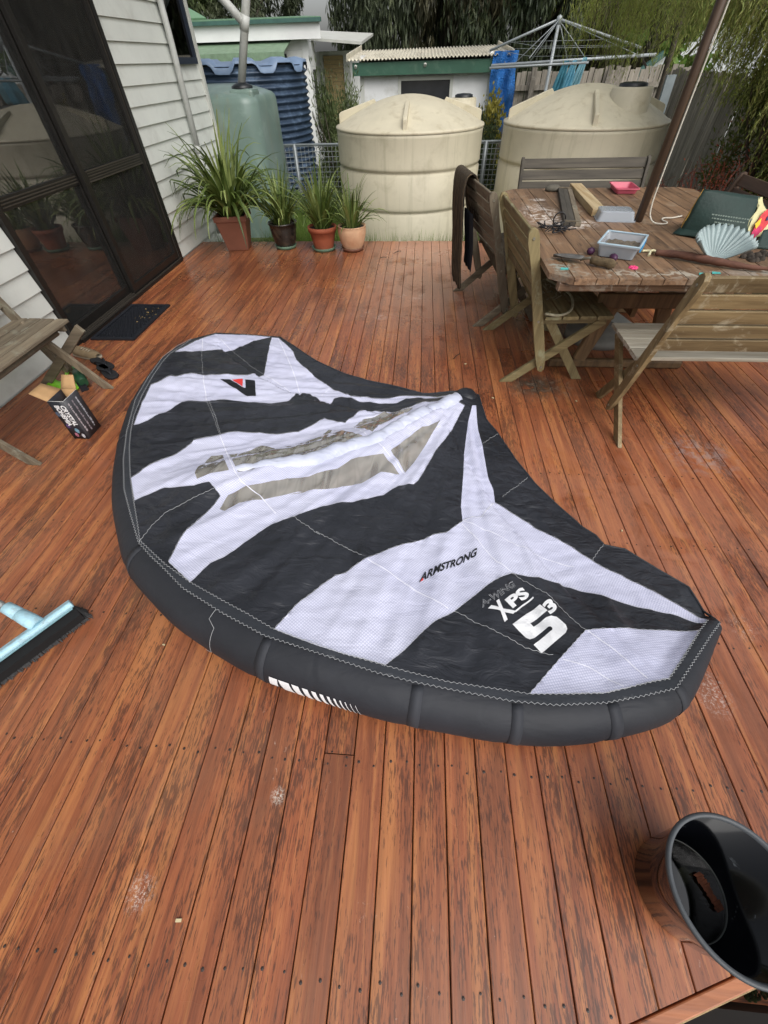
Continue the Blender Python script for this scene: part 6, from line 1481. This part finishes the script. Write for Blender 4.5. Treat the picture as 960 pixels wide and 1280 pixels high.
def bush(name, c, rx, ry, h, m_, label, n=4000, size=.04, seed=1, asp=.4, cat='shrub'):
    rng = np.random.default_rng(seed); t = thing(name, c, label, cat); q = MB(); rr_ = random.Random(seed)
    for k in range(9):
        a = rr_.uniform(0, 6.28); q.tube([Vector(c), Vector(c)+Vector((rx*.5*math.cos(a), ry*.5*math.sin(a), h*.5)), Vector(c)+Vector((rx*.8*math.cos(a), ry*.8*math.sin(a), h*.9))], [.02, .012, .004], 6)
    q.build('stems', MT['bark'], t)
    nc = 22; C = np.column_stack([rng.uniform(-1, 1, nc)*rx*.8, rng.uniform(-1, 1, nc)*ry*.8, rng.uniform(.1, 1, nc)*h]); C[:, :2] *= (1-.45*C[:, 2:]/h)
    idx = rng.integers(0, nc, n); P = C[idx]+rng.normal(0, .16, (n, 3))*np.array([rx, ry, h*.8]); P[:, 2] = np.abs(P[:, 2])
    V, Q = leaves(P+np.array(c), P*1.0+np.array([0, 0, .6]), size, asp, rng); crown('foliage', V, Q, m_, t, c); return t
bush('feathery_shrub', (-1.55, 9.9, -.45), .55, .4, 1.45, lm('rosemary', (44, 56, 30), (86, 100, 58), (132, 142, 96)), 'upright olive green shrub in front of the tan shutter', 12000, .085, 21, .2)
bush('dark_shrub', (1.0, 8.8, -.35), .3, .45, 1.0, hedge, 'dense dark green shrub in the gap between the beige tanks', 5500, .05, 22)
bush('yellow_green_shrub', (1.15, 9.8, -.4), .35, .3, 1.15, lm('yellow_leaf', (84, 84, 30), (140, 132, 50), (176, 166, 80)), 'yellow-green shrub in front of the blue tarp', 6500, .075, 23, .5)
bush('fence_shrub', (3.75, 6.6, -.3), .5, 1.2, .42, hedge, 'dark green undergrowth against the right-hand fence', 9000, .06, 24)
bush('fence_shrub', (3.95, 5.2, -.3), .6, .9, 1.5, lm('mixed_under', (30, 36, 16), (62, 72, 34), (110, 116, 62)), 'tall mixed undergrowth behind the brown seat at the right', 9000, .06, 25)
bush('willow_scrub', (3.65, 5.9, .35), .55, .8, 1.1, wild_, 'dense bushy growth between the pole and the brown seat', 14000, .06, 41, .3)
# red twiggy bush
rt = thing('red_twig_bush', (3.2, 5.75, -.3), 'rust-red twiggy bush behind the green bag', 'shrub'); q = MB(); rr_ = random.Random(4)
for k in range(90):
    a, e = rr_.uniform(0, 6.28), rr_.uniform(.7, 1.5); p = Vector((3.2+rr_.gauss(0, .05), 5.75+rr_.gauss(0, .05), -.3)); d_ = Vector((math.cos(a)*math.cos(e), math.sin(a)*math.cos(e), math.sin(e)))
    pts_ = [p]
    for s_ in range(5): d_ = (d_+Vector((rr_.gauss(0, .22), rr_.gauss(0, .22), .03))).normalized(); pts_.append(pts_[-1]+d_*rr_.uniform(.12, .26))
    q.tube(pts_, [.006, .005, .004, .0035, .003, .002], 4)
    for s_ in range(4):
        b = pts_[rr_.randint(2, 5)]; q.tube([b, b+Vector((rr_.gauss(0, .08), rr_.gauss(0, .08), rr_.uniform(0, .12)))], .002, 3)
q.build('twigs', plain('rust_twig', (128, 58, 40), .8, .25, 20), rt, kind='stuff')
rng = np.random.default_rng(8); n_ = 600; P = rng.normal(0, 1, (n_, 3))*np.array([.16, .16, .22])+np.array([3.2, 5.75, .35]); V, Q = leaves(P, P*0+np.array([0, 0, .5]), .03, .4, rng); crown('dry_leaves', V, Q, plain('rust_leaf', (132, 66, 44), .8, .25, 20), rt, (3.2, 5.75, -.3))
# willows: hanging strands of small leaves
wil = lm('willow_leaf', (76, 90, 36), (132, 146, 64), (180, 186, 104), .45); wild = lm('willow_leaf_deep', (72, 86, 38), (130, 144, 70), (180, 184, 110), .45)
def willow(c, boxes, m_, label, seed, n, trunk):
    rng = np.random.default_rng(seed); t = thing('willow_tree', c, label, 'tree', 'willows on the right'); q = MB()
    for tr_ in trunk: q.tube(smooth(tr_[0], 2), tr_[1], 8)
    q.build('trunk', MT['bark'], t); st = MB(); Ps, Ds = [], []
    for i in range(n):
        x0, x1, y0, y1, zt, zb = boxes[rng.integers(0, len(boxes))]
        # strands gather in uneven tresses
        g = rng.integers(0, 14); gx_, gy_ = x0+(x1-x0)*((g*.618) % 1), y0+(y1-y0)*((g*.414) % 1)
        x_, y_ = (gx_+rng.normal(0, .09), gy_+rng.normal(0, .14)) if rng.random() < .8 else (rng.uniform(x0, x1), rng.uniform(y0, y1))
        zt_ = zt+rng.normal(0, .15); zb_ = zb+((g*.77) % 1)*.35+abs(rng.normal(0, .35)); L_ = max(.3, zt_-zb_); k = int(L_/.028); s_ = np.linspace(0, 1, k)
        bx, by = rng.normal(-.10, .10), rng.normal(0, .08)
        X = np.column_stack([x_+bx*s_+.02*np.sin(s_*5+i), y_+by*s_, zt_-L_*s_]); X += rng.normal(0, .010, X.shape); Ps.append(X); Ds.append(np.column_stack([rng.normal(0, .5, k), rng.normal(0, .5, k), -np.ones(k)]))
        st.add([tuple(X[0]-[.0015, 0, 0]), tuple(X[0]+[.0015, 0, 0]), tuple(X[-1]+[.0008, 0, 0]), tuple(X[-1]-[.0008, 0, 0])], [(0, 1, 2, 3)])
    st.build('strands', plain('willow_twig', (120, 116, 66), .8), t, kind='stuff')
    V, Q = leaves(np.concatenate(Ps), np.concatenate(Ds), .052, .17, rng, .25); crown('crown', V, Q, m_, t, c)
willow((3.6, 9.6, -.3), [(1.95, 3.3, 7.6, 9.0, 3.3, 1.30), (2.6, 3.5, 8.2, 9.4, 3.3, 1.12)], wil, 'pale willow strands hanging over the right water tank', 31, 520, [([(3.9, 10, -.3), (3.9, 9.9, 1.4), (3.6, 9.5, 2.6), (2.9, 8.7, 3.3)], [.07]*8)] if False else [([(4.0, 10.2, -.3), (3.95, 10.1, 1.6), (3.5, 9.5, 2.7), (2.7, 8.6, 3.4)], .045)])
willow((3.9, 6.3, -.3), [(2.55, 4.2, 5.4, 7.6, 3.1, 1.35), (2.8, 4.2, 5.2, 7.4, 2.9, 1.2), (3.0, 4.0, 5.7, 6.8, 2.9, 1.0), (3.2, 4.3, 4.9, 6.4, 2.9, .8), (3.5, 4.4, 5.0, 6.4, 2.4, .55)], wild, 'leafy willow hanging over the fence at the right edge', 32, 2600, [([(4.05, 6.4, -.3), (4.0, 6.3, 1.2), (3.9, 6.2, 2.2), (3.6, 6.0, 3.0)], .06), ([(4.0, 6.3, 1.0), (3.4, 6.6, 2.1), (2.95, 6.9, 3.0)], .03)])
bush('willow_undergrowth', (4.45, 7.0, .75), .3, 1.6, .6, wild, 'leafy growth over the top of the right-hand fence', 12000, .07, 33, .35)
# grass tufts at the deck edge and lawn
gq = MB(); rr_ = random.Random(12); gv, gf = [], []
for i in range(5200):
    if i < 2600: x_, y_ = rr_.uniform(-2.6, 2.9), 5.6+abs(rr_.gauss(0, .14))
    else: x_, y_ = rr_.uniform(-2.0, -.9), rr_.uniform(5.6, 8.2)
    h_ = rr_.uniform(.18, .40)*(1.25 if (abs(x_-.62) < .12 and i < 2600) else 1); a = rr_.uniform(0, 6.28); dx, dy = math.cos(a)*.003, math.sin(a)*.003; b = len(gv); lx, ly = rr_.gauss(0, .05), rr_.gauss(0, .04)
    gv += [(x_-dx, y_-dy, -.3), (x_+dx, y_+dy, -.3), (x_+dx*.8+lx*.4, y_+dy+ly*.4, -.3+h_*.6), (x_-dx*.8+lx*.4, y_-dy+ly*.4, -.3+h_*.6), (x_+lx, y_+ly, -.3+h_)]; gf += [(b, b+1, b+2, b+3), (b+3, b+2, b+4)]
gq.add(gv, gf); gq.build('grass', lm('lawn_blade', (58, 84, 28), (98, 124, 50), (140, 156, 84), .3), kind='stuff', label='long green grass growing up behind the far deck edge', cat='grass')

for nm in ('beige_poly_tank', 'sage_green_tank'):
    m = N.__new__(N); m.m = bpy.data.materials[nm]; m.t = m.m.node_tree; m.b = m.t.nodes['Principled BSDF']
    col = m.b.inputs['Base Color'].links[0].from_socket
    sk = m.noise(m.coord(world=True, scale=(13, 13, .7)), 1.0, 5, .65, .2)
    m.l(m.mix(m.ramp(sk, [(.54, 0.0), (.7, .32)]), col, lin((132, 128, 104))), m.b.inputs['Base Color'])
